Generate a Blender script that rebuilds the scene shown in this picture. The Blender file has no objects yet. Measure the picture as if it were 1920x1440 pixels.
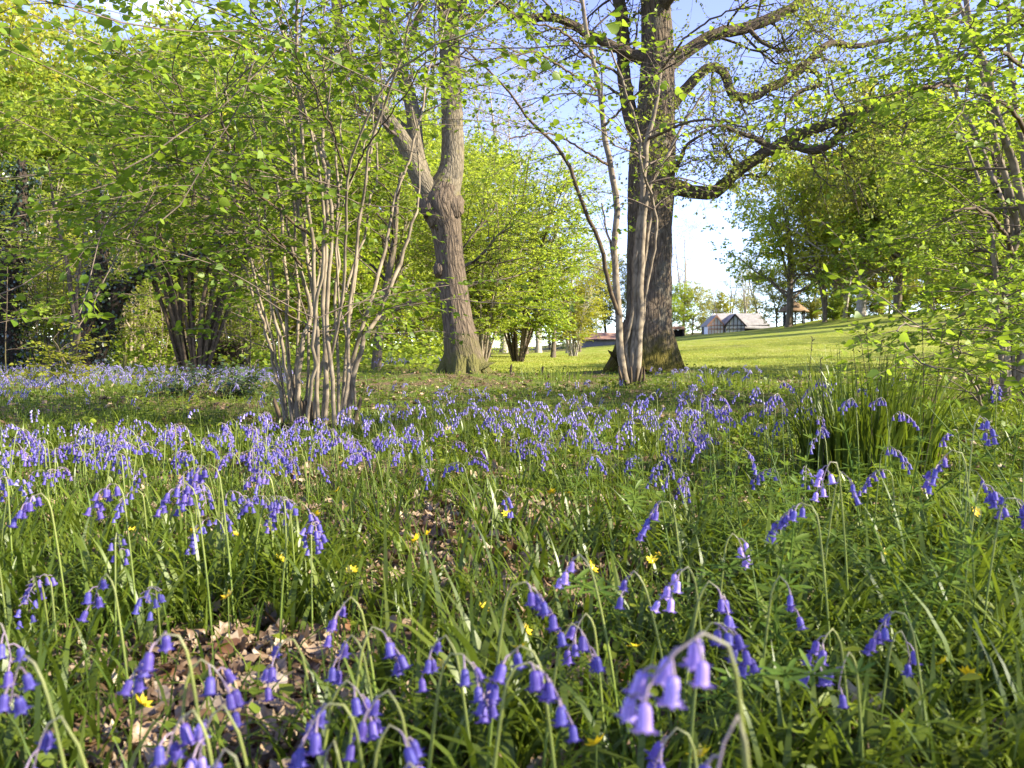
import bpy, math
import numpy as np
from mathutils import Vector, Matrix

# ------------------------------------------------------------------ camera, sky, sun
SC = bpy.context.scene
F = 1450.0                        # focal length in photograph pixels (1920 wide)
CAMH = 0.55
PITCH = math.atan(70.0 / F)
cam_d = bpy.data.cameras.new("camera")
cam_d.sensor_width = 36.0
cam_d.lens = 36.0 * F / 1920.0
cam_d.clip_start = 0.02
cam_d.clip_end = 5000
cam = bpy.data.objects.new("camera", cam_d)
SC.collection.objects.link(cam)
cam.location = (0, 0, CAMH)
cam.rotation_euler = (math.radians(90) - PITCH, 0, 0)
cam_d.dof.use_dof = True
cam_d.dof.focus_distance = 4.5
cam_d.dof.aperture_fstop = 8.5
SC.camera = cam

SUN_EL, SUN_AZ = math.radians(30), math.radians(106)      # azimuth clockwise from +Y
world = bpy.data.worlds.new("World")
SC.world = world
world.use_nodes = True
nt = world.node_tree
for n_ in list(nt.nodes):
    nt.nodes.remove(n_)
def wn(t, **kw):
    n_ = nt.nodes.new(t)
    for k_, v_ in kw.items():
        setattr(n_, k_, v_)
    return n_
sky = wn('ShaderNodeTexSky', sky_type='NISHITA', sun_disc=False, sun_elevation=SUN_EL, sun_rotation=SUN_AZ,
         altitude=3000, air_density=1.0, dust_density=0.1, ozone_density=2.5)
tc = wn('ShaderNodeTexCoord')
mp = wn('ShaderNodeMapping')
mp.inputs['Scale'].default_value = (1.5, 1.5, 4.2)
mp.inputs['Location'].default_value = (4.3, 1.2, 0.15)
nz = wn('ShaderNodeTexNoise')
nz.inputs['Scale'].default_value = 1.7
nz.inputs['Detail'].default_value = 7
nz.inputs['Roughness'].default_value = 0.55
rp = wn('ShaderNodeValToRGB')
rp.color_ramp.elements[0].position = 0.62
rp.color_ramp.elements[1].position = 0.86
mixc = wn('ShaderNodeMixRGB')
mixc.inputs['Color2'].default_value = (5.6, 5.9, 6.5, 1)
bg = wn('ShaderNodeBackground')
bg.inputs['Strength'].default_value = 0.15
wo = wn('ShaderNodeOutputWorld')
L_ = nt.links.new
L_(tc.outputs['Generated'], mp.inputs['Vector'])
L_(mp.outputs[0], nz.inputs['Vector'])
L_(nz.outputs['Fac'], rp.inputs['Fac'])
L_(rp.outputs['Color'], mixc.inputs['Fac'])
hsv = wn('ShaderNodeHueSaturation')
hsv.inputs['Saturation'].default_value = .92
hsv.inputs['Hue'].default_value = .525
hsv.inputs['Value'].default_value = .95
L_(sky.outputs[0], hsv.inputs['Color'])
L_(hsv.outputs[0], mixc.inputs['Color1'])
L_(mixc.outputs[0], bg.inputs['Color'])
L_(bg.outputs[0], wo.inputs['Surface'])

sun_d = bpy.data.lights.new("sun", 'SUN')
sun_d.energy = 5.0
sun_d.angle = math.radians(0.53)
sun_d.color = (1.0, 0.90, 0.72)
sun = bpy.data.objects.new("sun", sun_d)
SC.collection.objects.link(sun)
SUNV = Vector((math.sin(SUN_AZ) * math.cos(SUN_EL), math.cos(SUN_AZ) * math.cos(SUN_EL), math.sin(SUN_EL)))
sun.rotation_euler = SUNV.to_track_quat('Z', 'Y').to_euler()

SC.view_settings.view_transform = 'Standard'
SC.view_settings.look = 'None'
SC.view_settings.exposure = 1.92
SC.view_settings.gamma = 1
SC.render.engine = 'CYCLES'
SC.cycles.max_bounces = 10
SC.cycles.diffuse_bounces = 7
SC.cycles.glossy_bounces = 2
SC.cycles.transmission_bounces = 8
SC.cycles.transparent_max_bounces = 4
SC.cycles.sample_clamp_indirect = 6
SC.cycles.use_denoising = True
SC.cycles.caustics_reflective = False
SC.cycles.caustics_refractive = False

# ------------------------------------------------------------------ helpers
def sstep(x, a, b):
    t = np.clip((np.asarray(x, float) - a) / (b - a), 0, 1)
    return t * t * (3 - 2 * t)

_ws = np.random.default_rng(99)
_WA = _ws.uniform(0, 2 * np.pi, 24)
_WP = _ws.uniform(0, 2 * np.pi, 24)
def waves(x, y, s, o=0):
    """cheap smooth noise, about -1..1, wavelength about s"""
    v = 0
    for i in range(8):
        j = (i + o) % 24
        k = 2 * np.pi / s * (0.6 + 0.13 * i)
        v = v + np.sin(k * (x * np.cos(_WA[j]) + y * np.sin(_WA[j])) + _WP[j] + o)
    return v / 4.0

MOUNDS = [(-0.83, 13.0, 1.5, .13), (2.58, 14.5, 1.6, .10), (-1.40, 5.4, 1.1, -.05), (1.4, 8.9, .6, .05)]
def ground(x, y):
    x = np.asarray(x, float); y = np.asarray(y, float)
    r = np.hypot(x, y)
    z = 0.02 * waves(x, y, 1.1) * np.exp(-r / 12) + 0.045 * waves(x, y, 5.0, 5) * sstep(r, .8, 5) * (1 - 0.6 * sstep(r, 20, 50))
    z = z + 0.088 * np.maximum(0, np.sqrt((x - 4) ** 2 + 4) * .5 + (x - 4) * .5 - .1) * sstep(y, 10, 42)
    z = z + 0.10 * sstep(x, .7, 2.6) * (1 - sstep(y, 5, 14)) * sstep(r, .8, 2)
    for (mx, my, mr, mh) in MOUNDS:
        z = z + mh * np.exp(-(((x - mx) ** 2 + (y - my) ** 2) / mr ** 2))
    return z

def at(px, py, d):
    """point seen at photograph pixel (px, py) at distance d along the view"""
    vx, vz = (px - 960) / F, (720 - py) / F
    fy = math.cos(PITCH) + vz * math.sin(PITCH)
    fz = -math.sin(PITCH) + vz * math.cos(PITCH)
    return np.array([vx / fy * d, d, CAMH + fz / fy * d])
def foot(px, d):
    x = (px - 960) / F * d
    return np.array([x, d, float(ground(x, d))])

def nrm(v):
    return v / np.maximum(np.linalg.norm(v, axis=-1, keepdims=True), 1e-9)

class Geo:
    def __init__(s):
        s.v = []; s.q = []; s.t = []; s.r = []; s.n = 0
    def add(s, v, q=None, t=None, rest=None):
        v = np.asarray(v, float).reshape(-1, 3)
        s.v.append(v)
        s.r.append(v if rest is None else np.asarray(rest, float).reshape(-1, 3))
        if q is not None and len(q): s.q.append(np.asarray(q, np.int64).reshape(-1, 4) + s.n)
        if t is not None and len(t): s.t.append(np.asarray(t, np.int64).reshape(-1, 3) + s.n)
        s.n += len(v)
        return s
    def merge(s, o):
        for v, r in zip(o.v, o.r):
            s.v.append(v); s.r.append(r)
        for q in o.q: s.q.append(q + s.n)
        for t in o.t: s.t.append(t + s.n)
        s.n += o.n
        return s
    def mesh(s, name, mat, origin=(0, 0, 0), smooth=True, rest=False):
        me = bpy.data.meshes.new(name)
        v = np.concatenate(s.v) - np.asarray(origin, float)
        q = np.concatenate(s.q) if s.q else np.zeros((0, 4), np.int64)
        t = np.concatenate(s.t) if s.t else np.zeros((0, 3), np.int64)
        me.vertices.add(len(v)); me.vertices.foreach_set('co', v.astype(np.float32).ravel())
        li = np.concatenate([q.ravel(), t.ravel()]).astype(np.int32)
        me.loops.add(len(li)); me.loops.foreach_set('vertex_index', li)
        me.polygons.add(len(q) + len(t))
        st = np.concatenate([np.arange(len(q)) * 4, len(q) * 4 + np.arange(len(t)) * 3]).astype(np.int32)
        me.polygons.foreach_set('loop_start', st)
        me.polygons.foreach_set('use_smooth', np.full(len(q) + len(t), bool(smooth)))
        if rest:
            a = me.attributes.new('rest', 'FLOAT_VECTOR', 'POINT')
            a.data.foreach_set('vector', np.concatenate(s.r).astype(np.float32).ravel())
        me.update(calc_edges=True)
        me.materials.append(mat)
        return me

COL = SC.collection
def put(name, me, parent=None, loc=None):
    o = bpy.data.objects.new(name, me)
    COL.objects.link(o)
    if parent is not None: o.parent = parent
    if loc is not None: o.location = loc
    return o
def tag(o, label=None, cat=None, group=None, kind=None):
    if label: o['label'] = label
    if cat: o['category'] = cat
    if group: o['group'] = group
    if kind: o['kind'] = kind
    return o
def thing(name, loc, label, cat, group=None, rz=0.0, sc=1.0):
    o = bpy.data.objects.new(name, None)
    o.empty_display_size = 0.1
    COL.objects.link(o)
    o.location = tuple(float(c) for c in loc); o.rotation_euler = (0, 0, rz)
    o.scale = (sc, sc, sc) if np.isscalar(sc) else sc
    return tag(o, label, cat, group)

# ---- tubes
def smooth_path(W, n):
    """Catmull-Rom through waypoints, n points equally spaced; W may carry a radius in column 3"""
    W = np.asarray(W, float)
    if len(W) == 2:
        return W[0] + (W[1] - W[0]) * np.linspace(0, 1, n)[:, None]
    A = np.vstack([2 * W[0] - W[1], W, 2 * W[-1] - W[-2]])
    out = []
    for i in range(1, len(A) - 2):
        u = np.linspace(0, 1, 12, endpoint=False)[:, None]
        p0, p1, p2, p3 = A[i - 1], A[i], A[i + 1], A[i + 2]
        out.append(.5 * (2 * p1 + (p2 - p0) * u + (2 * p0 - 5 * p1 + 4 * p2 - p3) * u * u + (3 * p1 - p0 - 3 * p2 + p3) * u ** 3))
    out.append(W[-1:])
    C = np.vstack(out)
    s = np.r_[0, np.cumsum(np.linalg.norm(np.diff(C[:, :3], axis=0), axis=1))]
    ss = np.linspace(0, s[-1], n)
    return np.stack([np.interp(ss, s, C[:, k]) for k in range(W.shape[1])], 1)

def tubes(geo, P, R, k=5, rg=None, lump=0.0):
    P = np.asarray(P, float); R = np.asarray(R, float)
    if P.ndim == 2: P = P[None]; R = R[None]
    m, n = P.shape[:2]
    if m == 0: return geo
    T = nrm(np.gradient(P, axis=1))
    mean = nrm(P[:, -1] - P[:, 0])
    ref = np.where(np.abs(mean[:, 1:2]) < .8, np.array([[0, 1., 0]]), np.array([[1., 0, 0]]))
    U = nrm(np.cross(T, ref[:, None, :])); V = np.cross(T, U)
    a = np.arange(k) * 2 * np.pi / k
    rr = R[:, :, None] * np.ones(k)
    if lump and rg is not None:
        rr = rr * (1 + lump * rg.standard_normal((m, n, k)) * .5 + lump * np.sin(3 * a + np.linspace(0, 2, n)[:, None]))
    ca, sa = np.cos(a), np.sin(a)
    verts = P[:, :, None, :] + rr[..., None] * (U[:, :, None, :] * ca[:, None] + V[:, :, None, :] * sa[:, None])
    s = np.concatenate([np.zeros((m, 1)), np.cumsum(np.linalg.norm(np.diff(P, axis=1), axis=2), axis=1)], 1)
    rest = np.stack([rr * ca, rr * sa, np.broadcast_to(s[:, :, None], rr.shape)], -1)
    rest = rest + (np.arange(m) * 7.31 % 11)[:, None, None, None]
    i = np.arange(n - 1)[:, None]; j = np.arange(k)[None]
    q = np.stack([i * k + j, i * k + (j + 1) % k, (i + 1) * k + (j + 1) % k, (i + 1) * k + j], -1).reshape(-1, 4)
    q = (q[None] + (np.arange(m) * n * k)[:, None, None]).reshape(-1, 4)
    return geo.add(verts, q=q, rest=rest)

def spawn(rg, P, R, k, L, ang=(40, 70), t=(.3, 1), n=6, wob=.12, up=0., flat=1., rr=.5, tip=.15, bend=0., Lt=None, rmin=.0012):
    P = np.asarray(P, float); R = np.asarray(R, float)
    if P.ndim == 2: P = P[None]; R = R[None]
    m, N = P.shape[:2]
    idx = np.repeat(np.arange(m), k)
    M = m * k
    tt = t[0] + (t[1] - t[0]) * ((np.tile(np.arange(k), m) + rg.random(M)) / k)
    f = np.clip(tt * (N - 1), 0, N - 1.0001); i0 = f.astype(int); w = (f - i0)[:, None]
    pos = P[idx, i0] * (1 - w) + P[idx, i0 + 1] * w
    r = R[idx, i0] * (1 - w[:, 0]) + R[idx, i0 + 1] * w[:, 0]
    T = nrm(P[idx, i0 + 1] - P[idx, i0])
    q = nrm(np.cross(T, rg.standard_normal((M, 3))))
    a = np.radians(rg.uniform(ang[0], ang[1], M))[:, None]
    d = np.cos(a) * T + np.sin(a) * q
    d[:, 2] = d[:, 2] * flat + up
    d = nrm(d)
    ln = L * (.65 + .7 * rg.random(M))
    if Lt is not None: ln = ln * Lt(tt)
    C = np.zeros((M, n, 3)); C[:, 0] = pos
    for s in range(1, n):
        d = d + wob * rg.standard_normal((M, 3)); d[:, 2] += bend
        if flat < 1: d[:, 2] *= .85
        d = nrm(d)
        C[:, s] = C[:, s - 1] + d * (ln / (n - 1))[:, None]
    r0 = np.maximum(r * rr, rmin)
    CR = r0[:, None] * np.linspace(1, tip, n)[None]
    return C, np.maximum(CR, rmin * .6)

# ---- leaves
def leaf_sites(rg, P, k, t=(.1, 1.), side=(35, 75), planar=True):
    m, N = P.shape[:2]
    idx = np.repeat(np.arange(m), k); M = m * k
    tt = t[0] + (t[1] - t[0]) * ((np.tile(np.arange(k), m) + rg.random(M)) / k)
    f = np.clip(tt * (N - 1), 0, N - 1.0001); i0 = f.astype(int); w = (f - i0)[:, None]
    pos = P[idx, i0] * (1 - w) + P[idx, i0 + 1] * w
    T = nrm(P[idx, i0 + 1] - P[idx, i0])
    if planar:
        lat = nrm(np.cross(T, np.array([0, 0, 1.])) + 1e-6) * np.where(np.arange(M) % 2, 1., -1.)[:, None]
        lat = nrm(lat + .25 * rg.standard_normal((M, 3)))
    else:
        lat = nrm(np.cross(T, rg.standard_normal((M, 3))))
    a = np.radians(rg.uniform(side[0], side[1], M))[:, None]
    return pos, nrm(np.cos(a) * T + np.sin(a) * lat)

LEAF_SHAPES = {
    'narrow': np.array([[0, .02, 0], [.07, .30, .02], [.10, .65, .02], [.06, .88, 0], [0, 1, -.03], [-.06, .88, 0], [-.10, .65, .02], [-.07, .30, .02]]),
    # x (half widths of left/right), y along, z lift ; first point base, then right side, tip, left side
    'round': np.array([[0, .12, 0], [.30, .22, .05], [.40, .52, .07], [.21, .80, .03], [0, 1.08, -.08], [-.21, .80, .03], [-.40, .52, .07], [-.30, .22, .05]]),
    'long': np.array([[0, .05, 0], [.20, .30, .05], [.20, .6, .05], [.11, .85, 0], [0, 1, -.05], [-.11, .85, 0], [-.20, .6, .05], [-.20, .30, .05]]),
}
def leaf_geo(geo, rg, pos, axis, size, kind='round', jit=.35, droop=.25, rs=(.6, 1.15), upv=(0, 0, 1.)):
    M = len(pos)
    if M == 0: return geo
    axis = axis.copy(); axis[:, 2] -= droop * rg.random(M); axis = nrm(axis)
    nn = np.asarray(upv, float)[None] + jit * rg.standard_normal((M, 3))
    X = nrm(np.cross(axis, nn)); Z = np.cross(X, axis)
    s = (size * rg.uniform(rs[0], rs[1], M))[:, None, None]
    if kind == 'quad':
        sh = np.array([[0, 0, 0], [.36, .5, .06], [0, 1, 0], [-.36, .5, .06]])
        f = np.array([[0, 1, 2, 3]])
    else:
        sh = LEAF_SHAPES[kind]
        f = np.array([[0, 1, 2, 3], [0, 3, 4, 5], [0, 5, 6, 7]])
        f = np.array([[0, 1, 2, 4], [2, 3, 4, 4], [0, 4, 6, 7], [4, 5, 6, 6]])
    v = pos[:, None, :] + s * (X[:, None, :] * sh[None, :, 0:1] + axis[:, None, :] * sh[None, :, 1:2] + Z[:, None, :] * sh[None, :, 2:3])
    nv = len(sh)
    off = (np.arange(M) * nv)[:, None, None]
    if kind == 'quad':
        return geo.add(v, q=(f[None] + off).reshape(-1, 4))
    qf = np.array([[0, 1, 2, 4], [0, 4, 6, 7]]); tf = np.array([[2, 3, 4], [4, 5, 6]])
    return geo.add(v, q=(qf[None] + off).reshape(-1, 4), t=(tf[None] + off).reshape(-1, 3))

# ---- blades of grass
def blades(geo, rg, base, h, w, az, bend, nseg=4, twist=.5):
    M = len(base)
    h = np.broadcast_to(h, M); w = np.broadcast_to(w, M); bend = np.broadcast_to(bend, M)
    u = np.linspace(0, 1, nseg + 1)
    dh = np.stack([np.cos(az), np.sin(az), np.zeros(M)], 1)
    th = bend[:, None] * u[None] ** 1.3                       # angle from vertical, growing to the tip
    ds = h[:, None] / nseg
    thm = .5 * (th[:, 1:] + th[:, :-1])
    hz = np.concatenate([np.zeros((M, 1)), np.cumsum(np.sin(thm) * ds, 1)], 1)
    vt = np.concatenate([np.zeros((M, 1)), np.cumsum(np.cos(thm) * ds, 1)], 1)
    c = base[:, None, :] + hz[..., None] * dh[:, None, :]
    c[..., 2] += vt
    az2 = az + np.pi / 2 + twist * rg.standard_normal(M)
    sd = np.stack([np.cos(az2), np.sin(az2), np.zeros(M)], 1)
    wd = w[:, None] * .5 * np.clip((1 - u[None] ** 2.2), .03, 1) * (.65 + .35 * np.sin(np.pi * np.clip(u[None] * 1.1, 0, 1)))
    v = np.stack([c - wd[..., None] * sd[:, None, :], c + wd[..., None] * sd[:, None, :]], 2)      # M, n, 2, 3
    i = np.arange(nseg)
    q = np.stack([2 * i, 2 * i + 1, 2 * i + 3, 2 * i + 2], 1)
    q = (q[None] + (np.arange(M) * 2 * (nseg + 1))[:, None, None]).reshape(-1, 4)
    return geo.add(v, q=q)

# ------------------------------------------------------------------ materials
def mat_new(name):
    m = bpy.data.materials.new(name); m.use_nodes = True
    t = m.node_tree
    for n_ in list(t.nodes): t.nodes.remove(n_)
    out = t.nodes.new('ShaderNodeOutputMaterial')
    return m, t, out
def nd(t, typ, ins=None, **kw):
    n_ = t.nodes.new(typ)
    for k_, v_ in kw.items(): setattr(n_, k_, v_)
    for k_, v_ in (ins or {}).items():
        if hasattr(v_, 'is_output') or isinstance(v_, bpy.types.NodeSocket): t.links.new(v_, n_.inputs[k_])
        else: n_.inputs[k_].default_value = v_
    return n_
def rgba(c): return (c[0], c[1], c[2], 1)
def ramp(t, fac, stops):
    r = nd(t, 'ShaderNodeValToRGB', {'Fac': fac})
    e = r.color_ramp.elements
    e[0].position, e[0].color = stops[0][0], rgba(stops[0][1])
    e[1].position, e[1].color = stops[-1][0], rgba(stops[-1][1])
    for p_, c_ in stops[1:-1]:
        x = e.new(p_); x.color = rgba(c_)
    return r.outputs['Color']

def leaf_mat(name, cols, trans, tf=.45, gloss=.02, rough=.5, nscale=.8, c3=None):
    """thin leaf: diffuse + light through the blade + a little gloss; colour varies leaf by leaf and clump by clump"""
    m, t, out = mat_new(name)
    g = nd(t, 'ShaderNodeNewGeometry')
    oi = nd(t, 'ShaderNodeObjectInfo')
    base = ramp(t, g.outputs['Random Per Island'], [(i / (len(cols) - 1), c) for i, c in enumerate(cols)])
    co = nd(t, 'ShaderNodeTexCoord')
    nz = nd(t, 'ShaderNodeTexNoise', {'Vector': co.outputs['Object'], 'Scale': nscale, 'Detail': 2})
    hv = nd(t, 'ShaderNodeHueSaturation', {'Color': base})
    mr = nd(t, 'ShaderNodeMapRange', {'Value': nz.outputs['Fac'], 'From Min': .3, 'From Max': .7, 'To Min': .75, 'To Max': 1.25})
    t.links.new(mr.outputs[0], hv.inputs['Value'])
    mr2 = nd(t, 'ShaderNodeMapRange', {'Value': oi.outputs['Random'], 'To Min': .488, 'To Max': .512})
    t.links.new(mr2.outputs[0], hv.inputs['Hue'])
    tr = nd(t, 'ShaderNodeMixRGB', {'Fac': .35, 'Color1': rgba(trans), 'Color2': hv.outputs[0]})
    hv2 = nd(t, 'ShaderNodeHueSaturation', {'Color': tr.outputs[0]})
    t.links.new(mr.outputs[0], hv2.inputs['Value'])
    df = nd(t, 'ShaderNodeBsdfDiffuse', {'Color': hv.outputs[0]})
    tl = nd(t, 'ShaderNodeBsdfTranslucent', {'Color': hv2.outputs[0]})
    mx = nd(t, 'ShaderNodeMixShader', {0: tf, 1: df.outputs[0], 2: tl.outputs[0]})
    gl = nd(t, 'ShaderNodeBsdfGlossy', {'Color': (.9, .95, .9, 1), 'Roughness': rough})
    m2 = nd(t, 'ShaderNodeMixShader', {0: gloss, 1: mx.outputs[0], 2: gl.outputs[0]})
    t.links.new(m2.outputs[0], out.inputs['Surface'])
    return m

def bark_mat(name, dark, light, scale=(26, 26, 5), bump=.6, moss=None, moss_amt=.45, moss_h=None, spots=None, bdist=.03):
    m, t, out = mat_new(name)
    at_ = nd(t, 'ShaderNodeAttribute', attribute_name='rest')
    mp_ = nd(t, 'ShaderNodeMapping', {'Vector': at_.outputs['Vector'], 'Scale': scale})
    n1 = nd(t, 'ShaderNodeTexNoise', {'Vector': mp_.outputs[0], 'Scale': 1.0, 'Detail': 6, 'Roughness': .65, 'Distortion': .4})
    vo = nd(t, 'ShaderNodeTexVoronoi', {'Vector': mp_.outputs[0], 'Scale': .9}, feature='DISTANCE_TO_EDGE')
    vm = nd(t, 'ShaderNodeMapRange', {'Value': vo.outputs['Distance'], 'From Max': .22})
    mul = nd(t, 'ShaderNodeMath', {0: n1.outputs['Fac'], 1: vm.outputs[0]}, operation='MULTIPLY')
    add = nd(t, 'ShaderNodeMath', {0: mul.outputs[0], 1: n1.outputs['Fac']}, operation='ADD')
    col = ramp(t, add.outputs[0], [(.25, dark), (.55, [(a + b) / 2 for a, b in zip(dark, light)]), (1.0, light)])
    big = nd(t, 'ShaderNodeTexNoise', {'Vector': at_.outputs['Vector'], 'Scale': 2.2, 'Detail': 5, 'Roughness': .6})
    if spots is not None:
        sp = ramp(t, big.outputs['Fac'], [(.52, (0, 0, 0)), (.62, (1, 1, 1))])
        col = nd(t, 'ShaderNodeMixRGB', {'Fac': sp, 'Color1': col, 'Color2': rgba(spots)}).outputs[0]
    if moss is not None:
        big2 = nd(t, 'ShaderNodeTexNoise', {'Vector': at_.outputs['Vector'], 'Scale': 3.1, 'Detail': 6, 'Roughness': .7})
        ms = nd(t, 'ShaderNodeMapRange', {'Value': big2.outputs['Fac'], 'From Min': 1 - moss_amt - .05, 'From Max': 1 - moss_amt + .12})
        fac = ms.outputs[0]
        if moss_h is not None:
            gz = nd(t, 'ShaderNodeNewGeometry')
            sx = nd(t, 'ShaderNodeSeparateXYZ', {0: gz.outputs['Position']})
            hh = nd(t, 'ShaderNodeMapRange', {'Value': sx.outputs['Z'], 'From Min': moss_h[1], 'From Max': moss_h[0]})
            fa = nd(t, 'ShaderNodeMath', {0: big2.outputs['Fac'], 1: hh.outputs[0]}, operation='MULTIPLY')
            fac = nd(t, 'ShaderNodeMapRange', {'Value': fa.outputs[0], 'From Min': .22, 'From Max': .42}).outputs[0]
        col = nd(t, 'ShaderNodeMixRGB', {'Fac': fac, 'Color1': col, 'Color2': rgba(moss)}).outputs[0]
    bp = nd(t, 'ShaderNodeBump', {'Height': add.outputs[0], 'Strength': bump, 'Distance': bdist})
    df = nd(t, 'ShaderNodeBsdfPrincipled', {'Base Color': col, 'Roughness': .9, 'Normal': bp.outputs[0], 'Specular IOR Level': .15})
    t.links.new(df.outputs[0], out.inputs['Surface'])
    return m

def plain_mat(name, c1, c2, nscale=4, rough=.8, bump=0, detail=4, coord='Object', spec=.2, bdist=.01):
    m, t, out = mat_new(name)
    co = nd(t, 'ShaderNodeTexCoord')
    nz_ = nd(t, 'ShaderNodeTexNoise', {'Vector': co.outputs[coord], 'Scale': nscale, 'Detail': detail, 'Roughness': .65})
    col = ramp(t, nz_.outputs['Fac'], [(.3, c1), (.7, c2)])
    p = nd(t, 'ShaderNodeBsdfPrincipled', {'Base Color': col, 'Roughness': rough, 'Specular IOR Level': spec})
    if bump:
        b = nd(t, 'ShaderNodeBump', {'Height': nz_.outputs['Fac'], 'Strength': bump, 'Distance': bdist})
        t.links.new(b.outputs[0], p.inputs['Normal'])
    t.links.new(p.outputs[0], out.inputs['Surface'])
    return m

M = {}
M['hazel_leaf'] = leaf_mat('hazel_leaf', [(.075, .14, .010), (.105, .18, .013), (.14, .215, .018), (.18, .25, .025)], (.34, .47, .028), tf=.5)
M['fresh_leaf'] = leaf_mat('fresh_leaf', [(.155, .23, .018), (.20, .275, .026), (.25, .31, .04)], (.53, .63, .045), tf=.55)
M['yellow_leaf'] = leaf_mat('yellow_leaf', [(.22, .25, .02), (.28, .285, .026), (.33, .31, .035)], (.60, .60, .04), tf=.55, nscale=.5)
M['mid_leaf'] = leaf_mat('mid_leaf', [(.20, .22, .04), (.25, .26, .05), (.30, .29, .07)], (.60, .58, .08), tf=.55, nscale=.5)
M['pale_leaf'] = leaf_mat('pale_leaf', [(.22, .22, .12), (.28, .26, .18), (.34, .30, .24)], (.36, .34, .2), tf=.4)
M['oak_leaf'] = leaf_mat('oak_leaf', [(.13, .18, .02), (.17, .20, .03), (.20, .17, .06)], (.36, .42, .04), tf=.5)
M['bronze_leaf'] = leaf_mat('bronze_leaf', [(.16, .13, .04), (.22, .15, .07), (.17, .19, .04)], (.32, .28, .07), tf=.45)
M['russet_leaf'] = leaf_mat('russet_leaf', [(.22, .12, .08), (.27, .17, .12), (.20, .17, .08)], (.32, .2, .12), tf=.4)
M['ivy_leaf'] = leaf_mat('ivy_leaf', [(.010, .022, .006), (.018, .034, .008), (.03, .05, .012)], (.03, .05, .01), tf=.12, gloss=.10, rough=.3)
M['holly_leaf'] = leaf_mat('holly_leaf', [(.03, .06, .012), (.05, .08, .016), (.08, .12, .02)], (.09, .13, .02), tf=.2, gloss=.12, rough=.25)
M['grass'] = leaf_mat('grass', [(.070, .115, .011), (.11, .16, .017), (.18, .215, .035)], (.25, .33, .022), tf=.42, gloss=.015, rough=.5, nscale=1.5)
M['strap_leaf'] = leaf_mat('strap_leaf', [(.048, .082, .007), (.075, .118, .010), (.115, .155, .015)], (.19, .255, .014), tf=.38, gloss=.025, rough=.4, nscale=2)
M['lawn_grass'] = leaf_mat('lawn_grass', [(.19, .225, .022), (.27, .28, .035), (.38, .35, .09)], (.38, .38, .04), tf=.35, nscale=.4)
M['cover_leaf'] = leaf_mat('cover_leaf', [(.08, .12, .010), (.13, .18, .014), (.20, .235, .02)], (.22, .29, .02), tf=.4, nscale=1.2)
M['cleaver_leaf'] = leaf_mat('cleaver_leaf', [(.09, .16, .02), (.13, .20, .025)], (.20, .30, .03), tf=.45)
M['litter'] = leaf_mat('litter', [(.09, .052, .025), (.16, .10, .05), (.24, .165, .095), (.34, .26, .165), (.12, .07, .035)], (.22, .13, .05), tf=.15, gloss=.04, nscale=3)
M['litter_pale'] = leaf_mat('litter_pale', [(.42, .34, .23), (.5, .42, .31)], (.3, .2, .1), tf=.12, gloss=.04, nscale=30)
M['litter_brown'] = leaf_mat('litter_brown', [(.15, .075, .03), (.2, .11, .05)], (.2, .1, .04), tf=.15, gloss=.04, nscale=30)
M['bell'] = leaf_mat('bell', [(.07, .048, .25), (.11, .08, .34), (.17, .13, .44)], (.24, .165, .56), tf=.38, gloss=.03, nscale=25)
def striped(m, name, dark):
    """six darker midlines down a bell, paler between"""
    m = m.copy(); m.name = name; t = m.node_tree
    co = nd(t, 'ShaderNodeTexCoord')
    sx = nd(t, 'ShaderNodeSeparateXYZ', {0: co.outputs['Object']})
    an = nd(t, 'ShaderNodeMath', {0: sx.outputs['Y'], 1: sx.outputs['X']}, operation='ARCTAN2')
    m6 = nd(t, 'ShaderNodeMath', {0: an.outputs[0], 1: 6.0}, operation='MULTIPLY')
    cs = nd(t, 'ShaderNodeMath', {0: m6.outputs[0]}, operation='COSINE')
    mr = nd(t, 'ShaderNodeMapRange', {'Value': cs.outputs[0], 'From Min': .55, 'From Max': 1.0, 'To Min': 0., 'To Max': .75})
    for n_ in [x for x in t.nodes if x.type in ('BSDF_DIFFUSE', 'BSDF_TRANSLUCENT')]:
        src = n_.inputs['Color'].links[0].from_socket
        mx = nd(t, 'ShaderNodeMixRGB', {'Fac': mr.outputs[0], 'Color1': src, 'Color2': rgba(dark)})
        t.links.new(mx.outputs[0], n_.inputs['Color'])
    return m
M['bell_near'] = striped(M['bell'], 'bell_near', (.05, .035, .22))
M['bell_pale'] = leaf_mat('bell_pale', [(.34, .25, .62), (.42, .32, .68)], (.5, .40, .78), tf=.35, gloss=.03, nscale=25)
M['bell_near_pale'] = striped(M['bell_pale'], 'bell_near_pale', (.17, .12, .50))
M['bell_mass'] = leaf_mat('bell_mass', [(.12, .09, .32), (.18, .145, .42), (.28, .235, .53), (.42, .37, .62)], (.32, .25, .60), tf=.35, gloss=.03, nscale=2)
M['flower_stem'] = plain_mat('flower_stem', (.10, .15, .025), (.16, .19, .04), 6, .5)
M['bell_stem'] = plain_mat('bell_stem', (.16, .12, .16), (.22, .17, .24), 20, .5)
def stem_mat():
    m, t, out = mat_new('flower_stem')
    at_ = nd(t, 'ShaderNodeAttribute', attribute_name='rest')
    sx = nd(t, 'ShaderNodeSeparateXYZ', {0: at_.outputs['Vector']})
    c = ramp(t, sx.outputs['X'], [(.3, (.12, .17, .025)), (.80, (.19, .21, .05)), (.95, (.22, .16, .22))])
    p = nd(t, 'ShaderNodeBsdfPrincipled', {'Base Color': c, 'Roughness': .5})
    t.links.new(p.outputs[0], out.inputs['Surface'])
    return m
M['bluebell_stem'] = stem_mat()
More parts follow.
